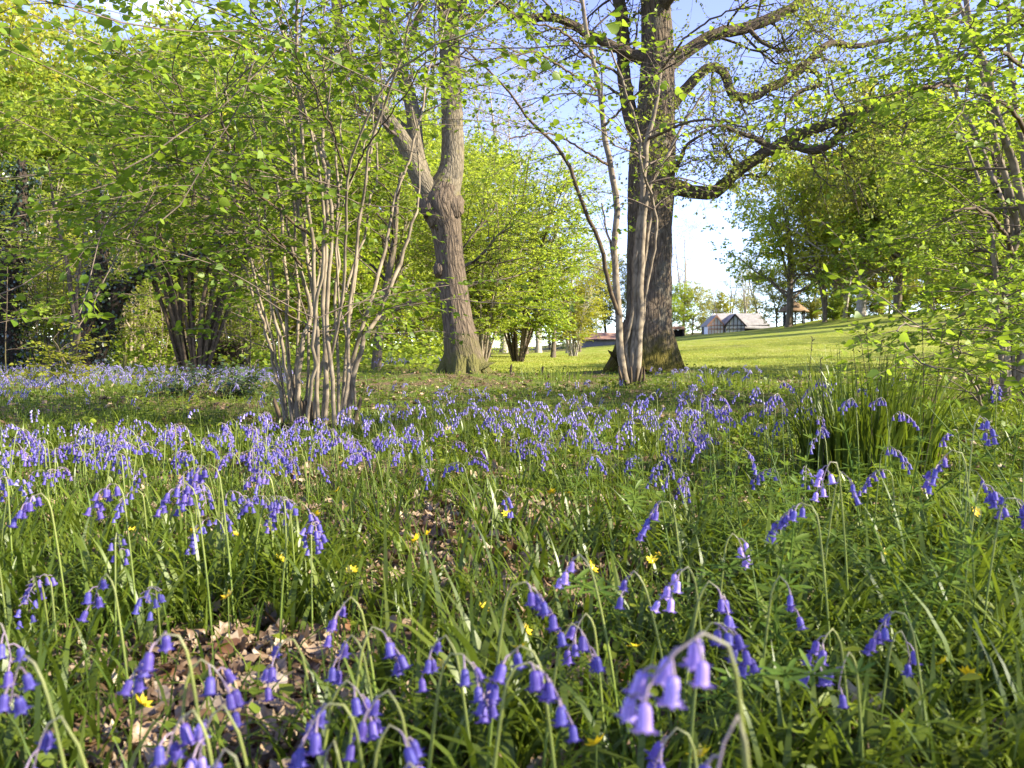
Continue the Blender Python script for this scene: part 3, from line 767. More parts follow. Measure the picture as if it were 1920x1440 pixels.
def build_oak_hazel():
    D = 8.9
    st = [
        [(1178, 742, 17), (1170, 700, 15), (1162, 640, 14), (1157, 560, 13), (1155, 470, 12), (1158, 390, 12), (1152, 360, 12), (1141, 310, 11), (1130, 240, 10), (1118, 170, 9), (1108, 110, 8), (1092, 0, 7), (1080, -120, 3)],
        [(1163, 640, 9), (1158, 590, 8), (1140, 540, 8, -.1), (1125, 470, 8, -.2), (1108, 425, 8, -.3), (1085, 380, 7, -.4), (1060, 320, 7, -.5), (1030, 270, 6, -.6), (985, 225, 5, -.8), (930, 150, 4, -1), (870, 90, 3, -1.2)],
        [(1186, 744, 14), (1186, 680, 12), (1190, 600, 11), (1194, 520, 12), (1203, 430, 12), (1212, 340, 11), (1216, 260, 10), (1228, 200, 7), (1240, 130, 5)],
        [(1192, 746, 18), (1195, 690, 16), (1200, 600, 15), (1206, 500, 13), (1212, 410, 11), (1224, 345, 9), (1250, 300, 7), (1290, 220, 5), (1330, 160, 3)],
        [(1186, 742, 9), (1180, 690, 8), (1172, 660, 8), (1185, 590, 8), (1200, 520, 7), (1215, 430, 6), (1225, 380, 5), (1200, 320, 5, -.3), (1190, 230, 5, -.4), (1160, 150, 4, -.5), (1130, 60, 3, -.6)],
        [(1200, 746, 6), (1196, 690, 5), (1207, 600, 5), (1222, 500, 5), (1234, 430, 5), (1222, 370, 5), (1206, 330, 4), (1196, 260, 4)],
        [(1160, 742, 8), (1166, 700, 8), (1164, 650, 8), (1166, 590, 8), (1158, 520, 5), (1130, 380, 3)],
        [(1118, 170, 5), (1060, 130, 4, -.5), (1000, 100, 4, -.8), (930, 110, 3, -1.2)],
        [(1141, 310, 5), (1090, 280, 4, -.4), (1030, 250, 3, -.8), (960, 260, 3, -1.2)],
        [(1130, 240, 5), (1180, 190, 4, -.6), (1250, 130, 3, -1), (1330, 80, 3, -1.4)],
        [(1108, 110, 5), (1050, 60, 4, -.3), (980, 40, 3, -.6)],
        [(1216, 260, 6), (1280, 230, 5, -.6), (1340, 225, 4, -1), (1400, 240, 3, -1.3)],
        [(1240, 130, 5), (1300, 60, 4, -.6), (1380, 20, 3, -1), (1450, 10, 2, -1.3)],
    ]
    hazel_from('hazel_clump', 1185, D, 'slender hazel of a few pale crooked stems standing in front of the big oak', st, 22, mat='hazel_bark', mats2='hazel_dark_bark', k1=6, L1=.9, k2=4, L2=.4, lv=4, lsize=.058, t1=(.58, 1), stool=.17)

def build_right_hazel():
    D = 6.3
    st = [
        [(1895, 680, 14), (1890, 600, 13), (1900, 500, 12), (1915, 440, 11), (1895, 330, 11, -.1), (1870, 230, 10, -.2), (1848, 150, 9, -.2), (1820, 40, 8, -.3), (1795, -40, 6, -.3), (1760, -150, 3, -.3)],
        [(1915, 690, 17), (1912, 600, 16), (1925, 480, 15), (1918, 400, 15, -.2), (1895, 300, 14, -.3), (1862, 200, 13, -.4), (1845, 120, 11, -.5), (1815, 30, 10, -.5), (1780, -80, 6, -.5)],
        [(1890, 680, 12), (1880, 580, 11), (1888, 470, 10), (1865, 360, 9, .3), (1835, 270, 9, .4), (1800, 190, 8, .5), (1768, 100, 7, .6), (1740, 30, 6, .6), (1720, -60, 4, .6)],
        [(1888, 670, 11), (1868, 560, 9), (1858, 450, 8), (1830, 330, 6, .2), (1800, 250, 4, .4), (1770, 180, 3, .6)],
        [(1930, 690, 14), (1935, 560, 13), (1928, 380, 12, .5), (1905, 180, 9, .5), (1890, 20, 7, .5), (1880, -100, 4, .5)],
        [(1905, 690, 9), (1900, 600, 9), (1893, 520, 8), (1905, 420, 7), (1880, 300, 6)],
        [(1950, 690, 14), (1960, 500, 12), (1950, 300, 10, .3), (1940, 60, 6, .5)],
        # boughs reaching left
        [(1900, 480, 8, -.1), (1880, 430, 7, -.4), (1850, 400, 6, -.8), (1810, 390, 5, -1), (1780, 400, 3, -1.2)],
        [(1890, 600, 8, -.2), (1870, 560, 7, -.6), (1850, 545, 6, -1), (1830, 545, 4, -1.3), (1800, 560, 3, -1.4)],
        [(1930, 260, 9, -.6), (1880, 190, 7, -1.2), (1810, 165, 6, -1.7), (1750, 165, 5, -2), (1690, 170, 4, -2.2), (1640, 185, 3, -2.3)],
        [(1950, 160, 9, -.8), (1900, 100, 7, -1.4), (1850, 90, 6, -1.9), (1800, 110, 5, -2.2), (1760, 130, 3, -2.3)],
        [(1870, 360, 7, .2), (1850, 320, 6, .5), (1820, 320, 5, .8), (1800, 330, 3, 1)],
        [(1900, 640, 7, -.3), (1870, 620, 6, -.8), (1850, 610, 5, -1.1), (1830, 625, 3, -1.2)],
        [(1895, 540, 8, .3), (1860, 480, 6, .6), (1830, 470, 5, 1), (1800, 490, 3, 1.2)],
        [(1895, 420, 8, .4), (1860, 300, 6, .8), (1820, 260, 5, 1.2), (1780, 270, 3, 1.5)],
        [(1930, 60, 9, -.8), (1880, 10, 7, -1.2), (1820, -10, 5, -1.6), (1770, 20, 4, -1.8)],
        # low twig with three hanging leaves, out over the tussock
        [(1880, 690, 6, -2.2), (1790, 680, 4.5, -2.6), (1755, 640, 4, -2.8), (1718, 618, 3, -2.9), (1690, 604, 2.5, -3)],
    ]
    hazel_from('hazel_clump', 1900, D, 'leafy leaning hazel clump with tall crossing stems at the right edge', st, 23, extra=0, mats2='hazel_dark_bark', k1=12, L1=.62, k2=7, L2=.36, lv=11, lsize=.047, t1=(.2, 1))

build_oak(); build_maple(); build_front_hazel(); build_oak_hazel(); build_right_hazel()
# ------------------------------------------------------------------ trees of the wood and far trees: variants, then copies
def V_tree(seed, H=10., cr=3.4, cb=.25, r0=.17, k=(26, 8, 4), ln=6, lsize=.16, up=.18, forks=1, fine=1.0, kind='quad', jit=.9, flat=.9):
    """one tree at the origin: trunk, branches, foliage meshes"""
    rg = np.random.default_rng(seed)
    P0, R0 = [], []
    for f in range(forks):
        a = rg.uniform(0, 6.28); s = 0 if forks == 1 else rg.uniform(.06, .22) * H
        wp = [[0, 0, -.1, r0 * 1.5], [0, 0, .25, r0 * 1.05], [.1 * rg.standard_normal(), .1 * rg.standard_normal(), H * (.22 if forks > 1 else .3), r0 * .85],
              [s * .5 * math.cos(a) + .2 * rg.standard_normal(), s * .5 * math.sin(a) + .2 * rg.standard_normal(), H * .58, r0 * .5],
              [s * math.cos(a), s * math.sin(a), H * .96, r0 * .06]]
        s_ = smooth_path(np.array(wp), 22); P0.append(s_[:, :3]); R0.append(s_[:, 3])
    P0 = np.array(P0); R0 = np.array(R0)
    gt = tubes(Geo(), P0, R0, 10, rg, .04)
    shape = lambda t: .35 + .75 * np.sqrt(np.clip(1 - ((t - cb - .28) / (1.02 - cb)) ** 2 * 1.2, .02, 1))
    B1, R1 = spawn(rg, P0, R0, max(4, k[0] // forks), cr, (45, 80), (cb, .99), 8, .16, up, 1, .5, .25, Lt=shape, rmin=.012)
    B2, R2 = spawn(rg, B1, R1, k[1], cr * .42, (35, 75), (.25, 1), 6, .18, .06, flat, .55, .3, rmin=.007)
    B3, R3 = spawn(rg, B2, R2, k[2], cr * .17, (35, 80), (.2, 1), 4, .2, .03, flat, .6, .4, rmin=.004)
    gb = Geo(); tubes(gb, B1, R1, 5); tubes(gb, B2, R2, 3); tubes(gb, B3, R3 * fine, 3)
    pos, ax = leaf_sites(rg, B3, ln, (.2, 1), planar=False)
    pos = pos + .25 * lsize * rg.standard_normal(pos.shape)
    gl = leaf_geo(Geo(), rg, pos, ax, lsize, kind, jit, .4)
    return [('trunk', gt.mesh('trunk', M['wood_bark'], rest=True)), ('branches', gb.mesh('branch_network', M['wood_bark'], rest=True)), ('crown', gl.mesh('crown', M['fresh_leaf']))]

def V_coppice(seed, n=16, H=5., spread=.35, r=(.02, .045), k=(7, 5), L=(1.2, .5), ln=6, lsize=.09, t1=(.35, 1), kind='quad'):
    rg = np.random.default_rng(seed)
    SP, SR = [], []
    for i in range(n):
        a = rg.uniform(0, 2 * np.pi); h = H * rg.uniform(.75, 1.1); s = spread * h * math.sqrt(rg.random())
        o = np.array([.3 * math.cos(a), .3 * math.sin(a), -.05]) * rg.uniform(.3, 1)
        r0 = rg.uniform(*r)
        m = o + [s * .45 * math.cos(a), s * .45 * math.sin(a), h * .5] + .15 * rg.standard_normal(3)
        e = o + [s * 1.25 * math.cos(a), s * 1.25 * math.sin(a), h]
        s_ = smooth_path(np.array([np.r_[o, r0], np.r_[m, r0 * .75], np.r_[e, r0 * .2]]), 16)
        SP.append(s_[:, :3]); SR.append(s_[:, 3])
    SP = np.array(SP); SR = np.array(SR)
    B1, R1 = spawn(rg, SP, SR, k[0], L[0], (35, 75), t1, 6, .13, .05, .7, .4, .3, rmin=.005)
    B2, R2 = spawn(rg, B1, R1, k[1], L[1], (30, 70), (.2, 1), 5, .14, 0, .6, .55, .4, rmin=.003)
    gs = tubes(Geo(), SP, SR, 7, rg, .04)
    gb = Geo(); tubes(gb, B1, R1, 4); tubes(gb, B2, R2, 3)
    p1, a1 = leaf_sites(rg, B1, 3, (.3, 1)); p2, a2 = leaf_sites(rg, B2, ln, (.1, 1))
    gl = leaf_geo(Geo(), rg, np.vstack([p1, p2]), np.vstack([a1, a2]), lsize, kind, .5, .35)
    return [('stem_cluster', gs.mesh('stem_cluster', M['hazel_bark'], rest=True)), ('branches', gb.mesh('branch_network', M['twig'], rest=True)), ('crown', gl.mesh('crown', M['hazel_leaf']))]

PARTNAME = {'trunk': 'trunk', 'branches': 'branchwork', 'crown': 'crown', 'stem_cluster': 'coppice_stool'}
def plant_variant(var, name, loc, label, cat, group=None, rz=0, sc=1., leafm=None, barkm=None, tilt=None):
    root = thing(name, loc, label, cat, group, rz, sc)
    if tilt: root.rotation_euler = (tilt[0], tilt[1], rz)
    for nm, me in var:
        o = bpy.data.objects.new(PARTNAME[nm], me)
        COL.objects.link(o); o.parent = root
        m = leafm if nm == 'crown' else barkm
        if m:
            o.material_slots[0].link = 'OBJECT'
            o.material_slots[0].material = M[m]
    return root

VT = {
    'oak': V_tree(31, 10, 4.2, .22, .24, (26, 9, 6), 11, .21, .12, 2),
    'round': V_tree(32, 10, 3.4, .16, .16, (30, 10, 6), 11, .18, .2, 1),
    'tall': V_tree(33, 10, 2.4, .15, .13, (32, 8, 5), 9, .15, .3, 1),
    'airy': V_tree(34, 10, 3.0, .25, .14, (26, 8, 5), 5, .12, .3, 2),
    'bare': V_tree(35, 10, 2.6, .3, .12, (24, 9, 6), 3, .07, .45, 3, 1.1),
    'dense': V_tree(36, 10, 3.8, .06, .16, (36, 10, 6), 12, .19, .1, 2),
    'fir': V_tree(37, 10, 2.0, .05, .14, (44, 8, 4), 12, .2, 0., 1),
}
VT['park'] = V_tree(38, 10, 4.0, .18, .22, (30, 9, 6), 10, .22, .12, 2)
VC = {
    'shrub': V_coppice(46, 16, 3, .5, (.015, .03), (10, 7), (.9, .45), 9, .15, (.05, 1)),
    'fan': V_coppice(41, 24, 5, .42, (.03, .06), (7, 5), (1.1, .5), 9, .10, (.45, 1)),
    'upright': V_coppice(42, 16, 6, .28, (.02, .05), (8, 6), (1.2, .5), 7, .10, (.25, 1)),
    'low': V_coppice(43, 14, 3.2, .5, (.012, .03), (8, 6), (.9, .4), 7, .09, (.15, 1)),
    'bright': V_coppice(44, 20, 6.4, .38, (.03, .06), (16, 8), (1.5, .6), 12, .115, (.15, 1)),
}
VC['sparse'] = V_coppice(45, 12, 6, .35, (.02, .045), (6, 5), (1.2, .55), 3, .075, (.3, 1), 'round')
ORD = ['leftmost', 'second from the left', 'third from the left', 'fourth from the left', 'fifth from the left', 'sixth from the left', 'seventh from the left', 'eighth from the left', 'ninth from the left', 'tenth from the left', 'eleventh from the left', 'twelfth from the left', 'thirteenth from the left', 'fourteenth from the left', 'fifteenth from the left', 'sixteenth from the left', 'seventeenth from the left', 'eighteenth from the left', 'nineteenth from the left', 'twentieth from the left']

def row(entries, what, cat, group, name, rgseed=5):
    """entries: (variant, px, d, height, leaf material, bark material, look)"""
    rg = np.random.default_rng(rgseed)
    entries = sorted(entries, key=lambda e: e[1])
    for i, (v, px, d, h, lm, bm, look) in enumerate(entries):
        var = VT.get(v) or VC[v]
        ref = 10. if v in VT else {'fan': 5., 'upright': 6., 'shrub': 3., 'sparse': 6., 'low': 3.2, 'bright': 6.4}[v]
        s = h / ref
        plant_variant(var, name, foot(px, d), ('%s %s, %s %s' % (look, cat, ORD[i], what)).replace('of the bushes under the trees', 'under the trees'), cat, group, rg.uniform(0, 6.28), (s * rg.uniform(.92, 1.1), s * rg.uniform(.92, 1.1), s), lm, bm)

# tall trees closing the left wood
row([
    ('round', -25, 36, 15.0, 'yellow_leaf', 'wood_bark', 'bright yellow-green'),
    ('airy', -30, 48, 24., 'yellow_leaf', 'pale_bark', 'tall thin yellowish'),
    ('round', 200, 33, 12.0, 'yellow_leaf', 'wood_bark', 'full yellow-green'),
    ('dense', -60, 26, 9, 'fresh_leaf', 'wood_bark', 'leafy green'),
    ('dense', 110, 27, 8.4, 'fresh_leaf', 'wood_bark', 'dense fresh green'),
    ('round', 320, 30, 11.5, 'fresh_leaf', 'wood_bark', 'rounded fresh green'),
    ('dense', 380, 34, 12.0, 'fresh_leaf', 'wood_bark', 'broad green'),
    ('round', 470, 38, 13.5, 'yellow_leaf', 'wood_bark', 'yellowish rounded'),
    ('dense', 555, 33, 10.5, 'fresh_leaf', 'wood_bark', 'spreading green'),
    ('round', 640, 40, 12.5, 'fresh_leaf', 'wood_bark', 'green round-headed'),
    ('dense', 730, 34, 9.5, 'fresh_leaf', 'wood_bark', 'low spreading green'),
    ('round', 800, 46, 13, 'fresh_leaf', 'wood_bark', 'light green'),
], 'of the tall trees closing the left wood', 'tree', 'tall trees closing the left wood', 'woodland_tree', 6)
# the farther wood that closes the view under the branches
row([('dense', px, d, h, lm, 'wood_bark', look) for px, d, h, lm, look in [
    (-40, 62, 15, 'fresh_leaf', 'broad green'), (60, 70, 16, 'fresh_leaf', 'leafy'), (150, 58, 13, 'fresh_leaf', 'low-branched'), (235, 66, 15, 'mid_leaf', 'dull green'), (320, 60, 13, 'fresh_leaf', 'light green'), (400, 70, 15, 'fresh_leaf', 'rounded'),
    (480, 62, 13, 'fresh_leaf', 'spreading'), (560, 72, 14, 'fresh_leaf', 'bushy'), (640, 66, 11, 'fresh_leaf', 'squat'), (715, 76, 12, 'fresh_leaf', 'soft green'), (790, 82, 12, 'fresh_leaf', 'pale green'), (860, 90, 12, 'fresh_leaf', 'right-hand')]],
    'of the farthest trees in the left wood', 'tree', 'farthest trees of the left wood', 'woodland_tree', 16)
# bare pale trees seen between the two big trunks
row([
    ('bare', 880, 62, 20, 'pale_leaf', 'pale_bark', 'pale hardly leafed'),
    ('bare', 945, 70, 25, 'pale_leaf', 'pale_bark', 'tall twiggy pale'),
    ('bare', 1010, 66, 19, 'pale_leaf', 'pale_bark', 'thin grey-twigged'),
    ('bare', 1065, 58, 13, 'pale_leaf', 'pale_bark', 'short grey-twigged'),
    ('airy', 905, 52, 13, 'fresh_leaf', 'wood_bark', 'half-leafed green'),
    ('airy', 985, 55, 12.5, 'fresh_leaf', 'wood_bark', 'airy light green'),
    ('bare', 760, 64, 23, 'pale_leaf', 'pale_bark', 'high pale-twigged'),
    ('bare', 660, 66, 25, 'pale_leaf', 'pale_bark', 'tall grey bare-topped'),
], 'behind the two big trunks', 'tree', 'thin trees between and behind the big trunks', 'bare_tree', 7)
# hazel coppices of the left wood
row([
    ('upright', 40, 21, 5.5, 'fresh_leaf', 'hazel_bark', 'bright-leaved'),
    ('low', 95, 18.5, 3.2, 'fresh_leaf', 'hazel_bark', 'low arching'),
    ('upright', 250, 24, 6, 'fresh_leaf', 'hazel_bark', 'tall sunlit'),
    ('low', 300, 21, 3.0, 'fresh_leaf', 'hazel_bark', 'low bushy'),
    ('upright', 440, 25, 6.5, 'fresh_leaf', 'hazel_bark', 'tall pale-stemmed'),
    ('upright', 600, 34, 7, 'fresh_leaf', 'hazel_bark', 'thin-stemmed'),
    ('low', 470, 19, 2.4, 'fresh_leaf', 'hazel_bark', 'small sunlit'),
    ('upright', 830, 40, 7, 'yellow_leaf', 'hazel_bark', 'yellow-leaved'),
    ('low', 185, 26, 3.4, 'fresh_leaf', 'hazel_bark', 'low spreading'),
    ('upright', 355, 29, 6, 'fresh_leaf', 'hazel_bark', 'distant upright'),
    ('low', 690, 38, 5, 'yellow_leaf', 'hazel_bark', 'sunny yellow-green'),
    ('low', 770, 42, 5, 'fresh_leaf', 'hazel_bark', 'far sunny'),
    ('low', 20, 24, 4, 'yellow_leaf', 'hazel_bark', 'yellowish low'),
    ('low', 145, 23, 3.6, 'yellow_leaf', 'hazel_bark', 'low yellow-green'),
    ('low', 275, 30, 5, 'yellow_leaf', 'hazel_bark', 'yellowish bushy'),
    ('low', 400, 27, 4.4, 'yellow_leaf', 'hazel_bark', 'glowing yellow-green'),
    ('low', 525, 31, 5, 'yellow_leaf', 'hazel_bark', 'far yellowish'),
], 'of the hazels growing under the left wood', 'hazel', 'hazels growing under the left wood', 'hazel_coppice', 8)
plant_variant(VC['fan'], 'hazel_coppice', foot(362, 17.2), 'old coppiced hazel with a wide fan of dark brown stems in the left wood', 'hazel', None, .4, (.98, .98, 1.0), 'fresh_leaf', 'hazel_dark_bark')
plant_variant(VC['bright'], 'hazel_coppice', foot(968, 27), 'bright yellow-green bushy hazel on the lawn edge between the two big trunks', 'hazel', None, 1.1, (.92, .92, 1.0), 'fresh_leaf', 'hazel_dark_bark')
plant_variant(VC['bright'], 'hazel_coppice', foot(1075, 40), 'brightest small leafy hazel beside the low grey shed', 'hazel', None, 2.7, (.75, .75, .82), 'yellow_leaf', 'pale_bark')
plant_variant(VC['bright'], 'hazel_coppice', foot(905, 24), 'pale-stemmed leafy hazel just right of the leaning trunk', 'hazel', None, 4.0, (.8, .8, .95), 'fresh_leaf', 'hazel_bark')

# trees over the lawn on the right
row([
    ('park', 1478, 118, 22., 'fresh_leaf', 'wood_bark', 'great spreading grey-green'),
    ('airy', 1545, 112, 19., 'yellow_leaf', 'wood_bark', 'green'),
    ('park', 1612, 108, 25.5, 'yellow_leaf', 'pale_bark', 'tall golden-green'),
    ('airy', 1583, 116, 20, 'yellow_leaf', 'pale_bark', 'golden-tinged'),
    ('park', 1570, 128, 27, 'yellow_leaf', 'wood_bark', 'tall dark green'),
    ('park', 1680, 104, 20, 'fresh_leaf', 'wood_bark', 'leafy green'),
    ('park', 1740, 98, 24, 'fresh_leaf', 'wood_bark', 'high fresh green'),
    ('round', 1650, 130, 22, 'yellow_leaf', 'wood_bark', 'shaded green'),
    ('dense', 1455, 142, 10, 'mid_leaf', 'wood_bark', 'low squat green'),
    ('dense', 1520, 140, 11, 'fresh_leaf', 'wood_bark', 'dull green'),
    ('dense', 1590, 142, 12, 'mid_leaf', 'wood_bark', 'bushy distant'),
    ('dense', 1665, 140, 12, 'fresh_leaf', 'wood_bark', 'bushy light green'),
    ('dense', 1735, 130, 12, 'mid_leaf', 'wood_bark', 'bushy right-hand'),
], 'of the trees above the lawn', 'tree', 'trees on the bank above the lawn', 'parkland_tree', 9)
row([(v, px, d, h, lm, 'hazel_bark', look) for v, px, d, h, lm, look in [
    ('shrub', 1560, 113, 3.2, 'fresh_leaf', 'low light green'), ('shrub', 1640, 116, 3.6, 'mid_leaf', 'rounded'), ('shrub', 1690, 112, 3.6, 'fresh_leaf', 'fresh'), ('shrub', 1740, 108, 4, 'mid_leaf', 'broad'), ('shrub', 1520, 126, 3.5, 'mid_leaf', 'small dull'), ('shrub', 1590, 128, 4, 'fresh_leaf', 'pale green'), ('shrub', 1790, 104, 5, 'fresh_leaf', 'tall right-hand'), ('shrub', 1850, 98, 5, 'mid_leaf', 'right-hand')]],
    'of the bushes under the trees above the lawn', 'bush', 'bushes under the trees above the lawn', 'bush', 12)
row([
    ('round', 1800, 74, 14, 'fresh_leaf', 'wood_bark', 'fresh green'),
    ('dense', 1890, 17, 5.2, 'fresh_leaf', 'wood_bark', 'leafy green'),
    ('dense', 1990, 13, 4, 'fresh_leaf', 'wood_bark', 'taller green'),
    ('park', 1850, 82, 17, 'fresh_leaf', 'wood_bark', 'distant high green'),
    ('park', 1930, 78, 18, 'mid_leaf', 'wood_bark', 'farthest right high green'),
], 'of the trees behind the right-hand hazel', 'tree', 'trees behind the right-hand hazel', 'hedgerow_tree', 10)
for x, y, h in [(49, 48, 15), (34, 32, 12), (20, 20.5, 8)]:
    plant_variant(VT['airy' if h < 15 else 'round'], 'parkland_tree', (x, y, float(ground(x, y))), 'tree outside the right edge of the picture, throwing a long shadow across the lawn', 'tree', 'trees outside the right edge', x * .7, h / 10., 'fresh_leaf', None)
# beyond the barn and the oak
row([
    ('bare', 1282, 185, 25, 'pale_leaf', 'pale_bark', 'tall pinkish-white blossoming'),
    ('dense', 1255, 170, 11, 'fresh_leaf', 'wood_bark', 'round bright green'),
    ('dense', 1298, 172, 10, 'mid_leaf', 'wood_bark', 'dark round green'),
    ('bare', 1345, 190, 13, 'pale_leaf', 'pale_bark', 'small grey bare'),
    ('bare', 1395, 186, 18, 'pale_leaf', 'pale_bark', 'tall bare pale'),
    ('airy', 1368, 192, 15, 'mid_leaf', 'wood_bark', 'thin olive-green'),
    ('fir', 1357, 168, 8, 'yellow_leaf', 'wood_bark', 'narrow golden pointed'),
    ('airy', 1420, 178, 15, 'mid_leaf', 'wood_bark', 'airy grey-green'),
    ('dense', 1335, 205, 8, 'mid_leaf', 'wood_bark', 'far low green'),
    ('dense', 1400, 200, 8, 'mid_leaf', 'wood_bark', 'distant squat green'),
], 'of the trees beyond the barn', 'tree', 'trees beyond the barn', 'far_tree', 13)
row([
    ('airy', 1135, 125, 15, 'russet_leaf', 'wood_bark', 'russet-leaved'),
    ('round', 1158, 118, 12, 'mid_leaf', 'wood_bark', 'dull green'),
    ('airy', 1112, 130, 11, 'pale_leaf', 'pale_bark', 'pale thin'),
    ('dense', 1090, 120, 8, 'fresh_leaf', 'wood_bark', 'low fresh green'),
    ('dense', 1030, 110, 8, 'fresh_leaf', 'wood_bark', 'low bright green'),
    ('dense', 950, 95, 8, 'fresh_leaf', 'wood_bark', 'bushy green'),
    ('airy', 1185, 140, 14, 'pale_leaf', 'pale_bark', 'pale greyish'),
], 'of the far trees around the low shed', 'tree', 'far trees around the low shed', 'far_tree', 14)
# small trunks on the lawn edge
for (px, d, h, w_, lab) in [(1037, 36, 1.9, .22, 'short grey post-like trunk standing on the lawn edge'), (916, 40, 2.2, .2, 'narrow greyish trunk in the shade behind the leaning tree'), (1087, 60, 3.4, .2, 'pale slim trunk under the brightest hazel')]:
    root = thing('small_tree', foot(px, d), lab, 'tree')
    p, r = stemPR(np.array([[0, 0, -.05, w_ * .65], [0.02, 0, .4, w_ * .5], [.05, 0, h * .6, w_ * .45], [0, .05, h, w_ * .3]]), 12)
    put('trunk', tubes(Geo(), p, r, 10, np.random.default_rng(3), .04).mesh('trunk', M['wood_bark'], rest=True), root)
    rg = np.random.default_rng(int(px))
    B1, R1 = spawn(rg, p, r, 12, 1.3, (30, 60), (.55, 1), 6, .15, .2, 1, .3, .3)
    B2, R2 = spawn(rg, B1, R1, 6, .5, (30, 60), (.3, 1), 4, .15, .1, 1, .5, .3)
    put('branchwork', tubes(tubes(Geo(), B1, R1, 4), B2, R2, 3).mesh('branchwork', M['twig'], rest=True), root)
    pos, ax = leaf_sites(rg, B2, 8, planar=False)
    put('crown', leaf_geo(Geo(), rg, pos, ax, .11, 'quad', .8).mesh('crown', M['fresh_leaf']), root)

# trees that stand outside the picture, on the sunward side: they dapple the foreground
for i, (x, y, h, v, lab) in enumerate([(6.2, .1, 4.6, 'sparse', 'hazel beside the photographer, shading the foreground')]):
    var = VT.get(v) or VC[v]
    s = h / (10. if v in VT else 6.)
    plant_variant(var, 'hazel_coppice' if v in VC else 'woodland_tree', (x, y, float(ground(x, y))), lab, 'hazel' if v in VC else 'tree', None, i * 1.7, s, 'hazel_leaf', None)

# ------------------------------------------------------------------ dark ivy-clad trees, sapling, slender tree
def ivy_tree(name, px, D, label, stems, seed, n_ivy=4200, thick=.16, limbs=()):
    rg = np.random.default_rng(seed)
    root = thing(name, foot(px, D), label, 'tree')
    g = Geo(); gi = Geo(); PP = []; RR = []
    for k_, w_ in enumerate(stems):
        wp = W(w_, D)
        if w_[0][1] > 680: wp = plant(wp)
        p, r = stemPR(wp, 30)
        tubes(g, p, r, 12, rg, .05); PP.append(p); RR.append(r)
    part('trunk', g, M['dark_bark'], root, True)
    PP = np.array(PP); RR = np.array(RR)
    m = len(PP); i = rg.integers(0, 29, n_ivy); s = rg.integers(0, m, n_ivy); th = rg.uniform(0, 2 * np.pi, n_ivy)
    out = np.stack([np.cos(th), np.sin(th), .2 * np.ones(n_ivy)], 1)
    pos = PP[s, i] + (RR[s, i] + thick * rg.random(n_ivy) ** 1.5)[:, None] * out + .08 * rg.standard_normal((n_ivy, 3))
    dn = out * .6 + np.array([0, 0, -.8]) + .4 * rg.standard_normal((n_ivy, 3))
    lg = Geo()
    X = nrm(dn)
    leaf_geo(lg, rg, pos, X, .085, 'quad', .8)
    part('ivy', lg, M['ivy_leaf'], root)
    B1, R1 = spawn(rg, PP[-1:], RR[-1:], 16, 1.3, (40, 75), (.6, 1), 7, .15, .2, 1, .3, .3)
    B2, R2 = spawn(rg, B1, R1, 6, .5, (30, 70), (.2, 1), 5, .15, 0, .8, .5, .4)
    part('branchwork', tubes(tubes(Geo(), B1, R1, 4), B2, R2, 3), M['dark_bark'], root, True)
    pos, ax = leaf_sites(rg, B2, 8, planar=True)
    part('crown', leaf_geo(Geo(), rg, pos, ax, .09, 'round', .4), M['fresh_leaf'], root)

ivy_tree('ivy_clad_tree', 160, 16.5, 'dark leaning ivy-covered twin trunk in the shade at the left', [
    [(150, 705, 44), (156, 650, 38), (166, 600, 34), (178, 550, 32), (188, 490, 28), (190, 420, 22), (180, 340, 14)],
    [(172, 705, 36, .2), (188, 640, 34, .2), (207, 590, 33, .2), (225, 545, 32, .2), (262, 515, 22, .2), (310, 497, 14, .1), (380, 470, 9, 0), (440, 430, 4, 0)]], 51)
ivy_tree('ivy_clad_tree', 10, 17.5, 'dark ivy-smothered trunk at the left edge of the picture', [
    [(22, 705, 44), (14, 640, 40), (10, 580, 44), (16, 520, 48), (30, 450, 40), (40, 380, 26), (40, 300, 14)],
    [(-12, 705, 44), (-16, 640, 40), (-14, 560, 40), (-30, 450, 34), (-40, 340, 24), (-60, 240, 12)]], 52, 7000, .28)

def slender():
    rg = np.random.default_rng(61); D = 17.5
    root = thing('slender_tree', foot(706, D), 'slim dark tree with one bough sweeping right behind the leaning trunk', 'tree')
    SP, SR = [], []
    for j, w_ in enumerate([
        [(704, 702, 26), (708, 660, 23), (712, 620, 21), (718, 575, 20), (728, 520, 17), (740, 450, 14), (745, 370, 10), (760, 280, 5)],
        [(716, 590, 15), (735, 582, 13), (765, 570, 13), (790, 558, 14), (815, 556, 12), (840, 545, 11), (862, 508, 9), (888, 492, 8), (930, 494, 6), (985, 482, 3)],
        [(888, 492, 7), (915, 465, 6, -.2), (935, 440, 5, -.4), (960, 425, 3, -.6)],
        [(840, 548, 8), (900, 530, 6, .5), (960, 520, 4, 1), (1010, 500, 3, 1.4)],
        [(800, 560, 8), (830, 520, 6, .4), (880, 450, 4, .8), (930, 390, 3, 1)]]):
        wp = W(w_, D)
        if j == 0: wp = plant(wp)
        p, r = stemPR(wp, 30); SP.append(p); SR.append(r)
        part('trunk' if j == 0 else 'bough', tubes(Geo(), p, r * .78, 10, rg, .06), M['wood_bark'], root, True)
    SP, SR = np.array(SP), np.array(SR)
    B1, R1 = spawn(rg, SP, SR, 9, 1.4, (35, 70), (.3, 1), 7, .13, .25, .8, .35, .3)
    B2, R2 = spawn(rg, B1, R1, 7, .6, (30, 70), (.2, 1), 5, .13, 0, .6, .5, .4)
    part('branchwork', tubes(tubes(Geo(), B1, R1, 4), B2, R2, 3), M['dark_bark'], root, True)
    pos, ax = leaf_sites(rg, B2, 8)
    part('crown', leaf_geo(Geo(), rg, pos, ax, .085, 'quad', .45), M['fresh_leaf'], root)
slender()

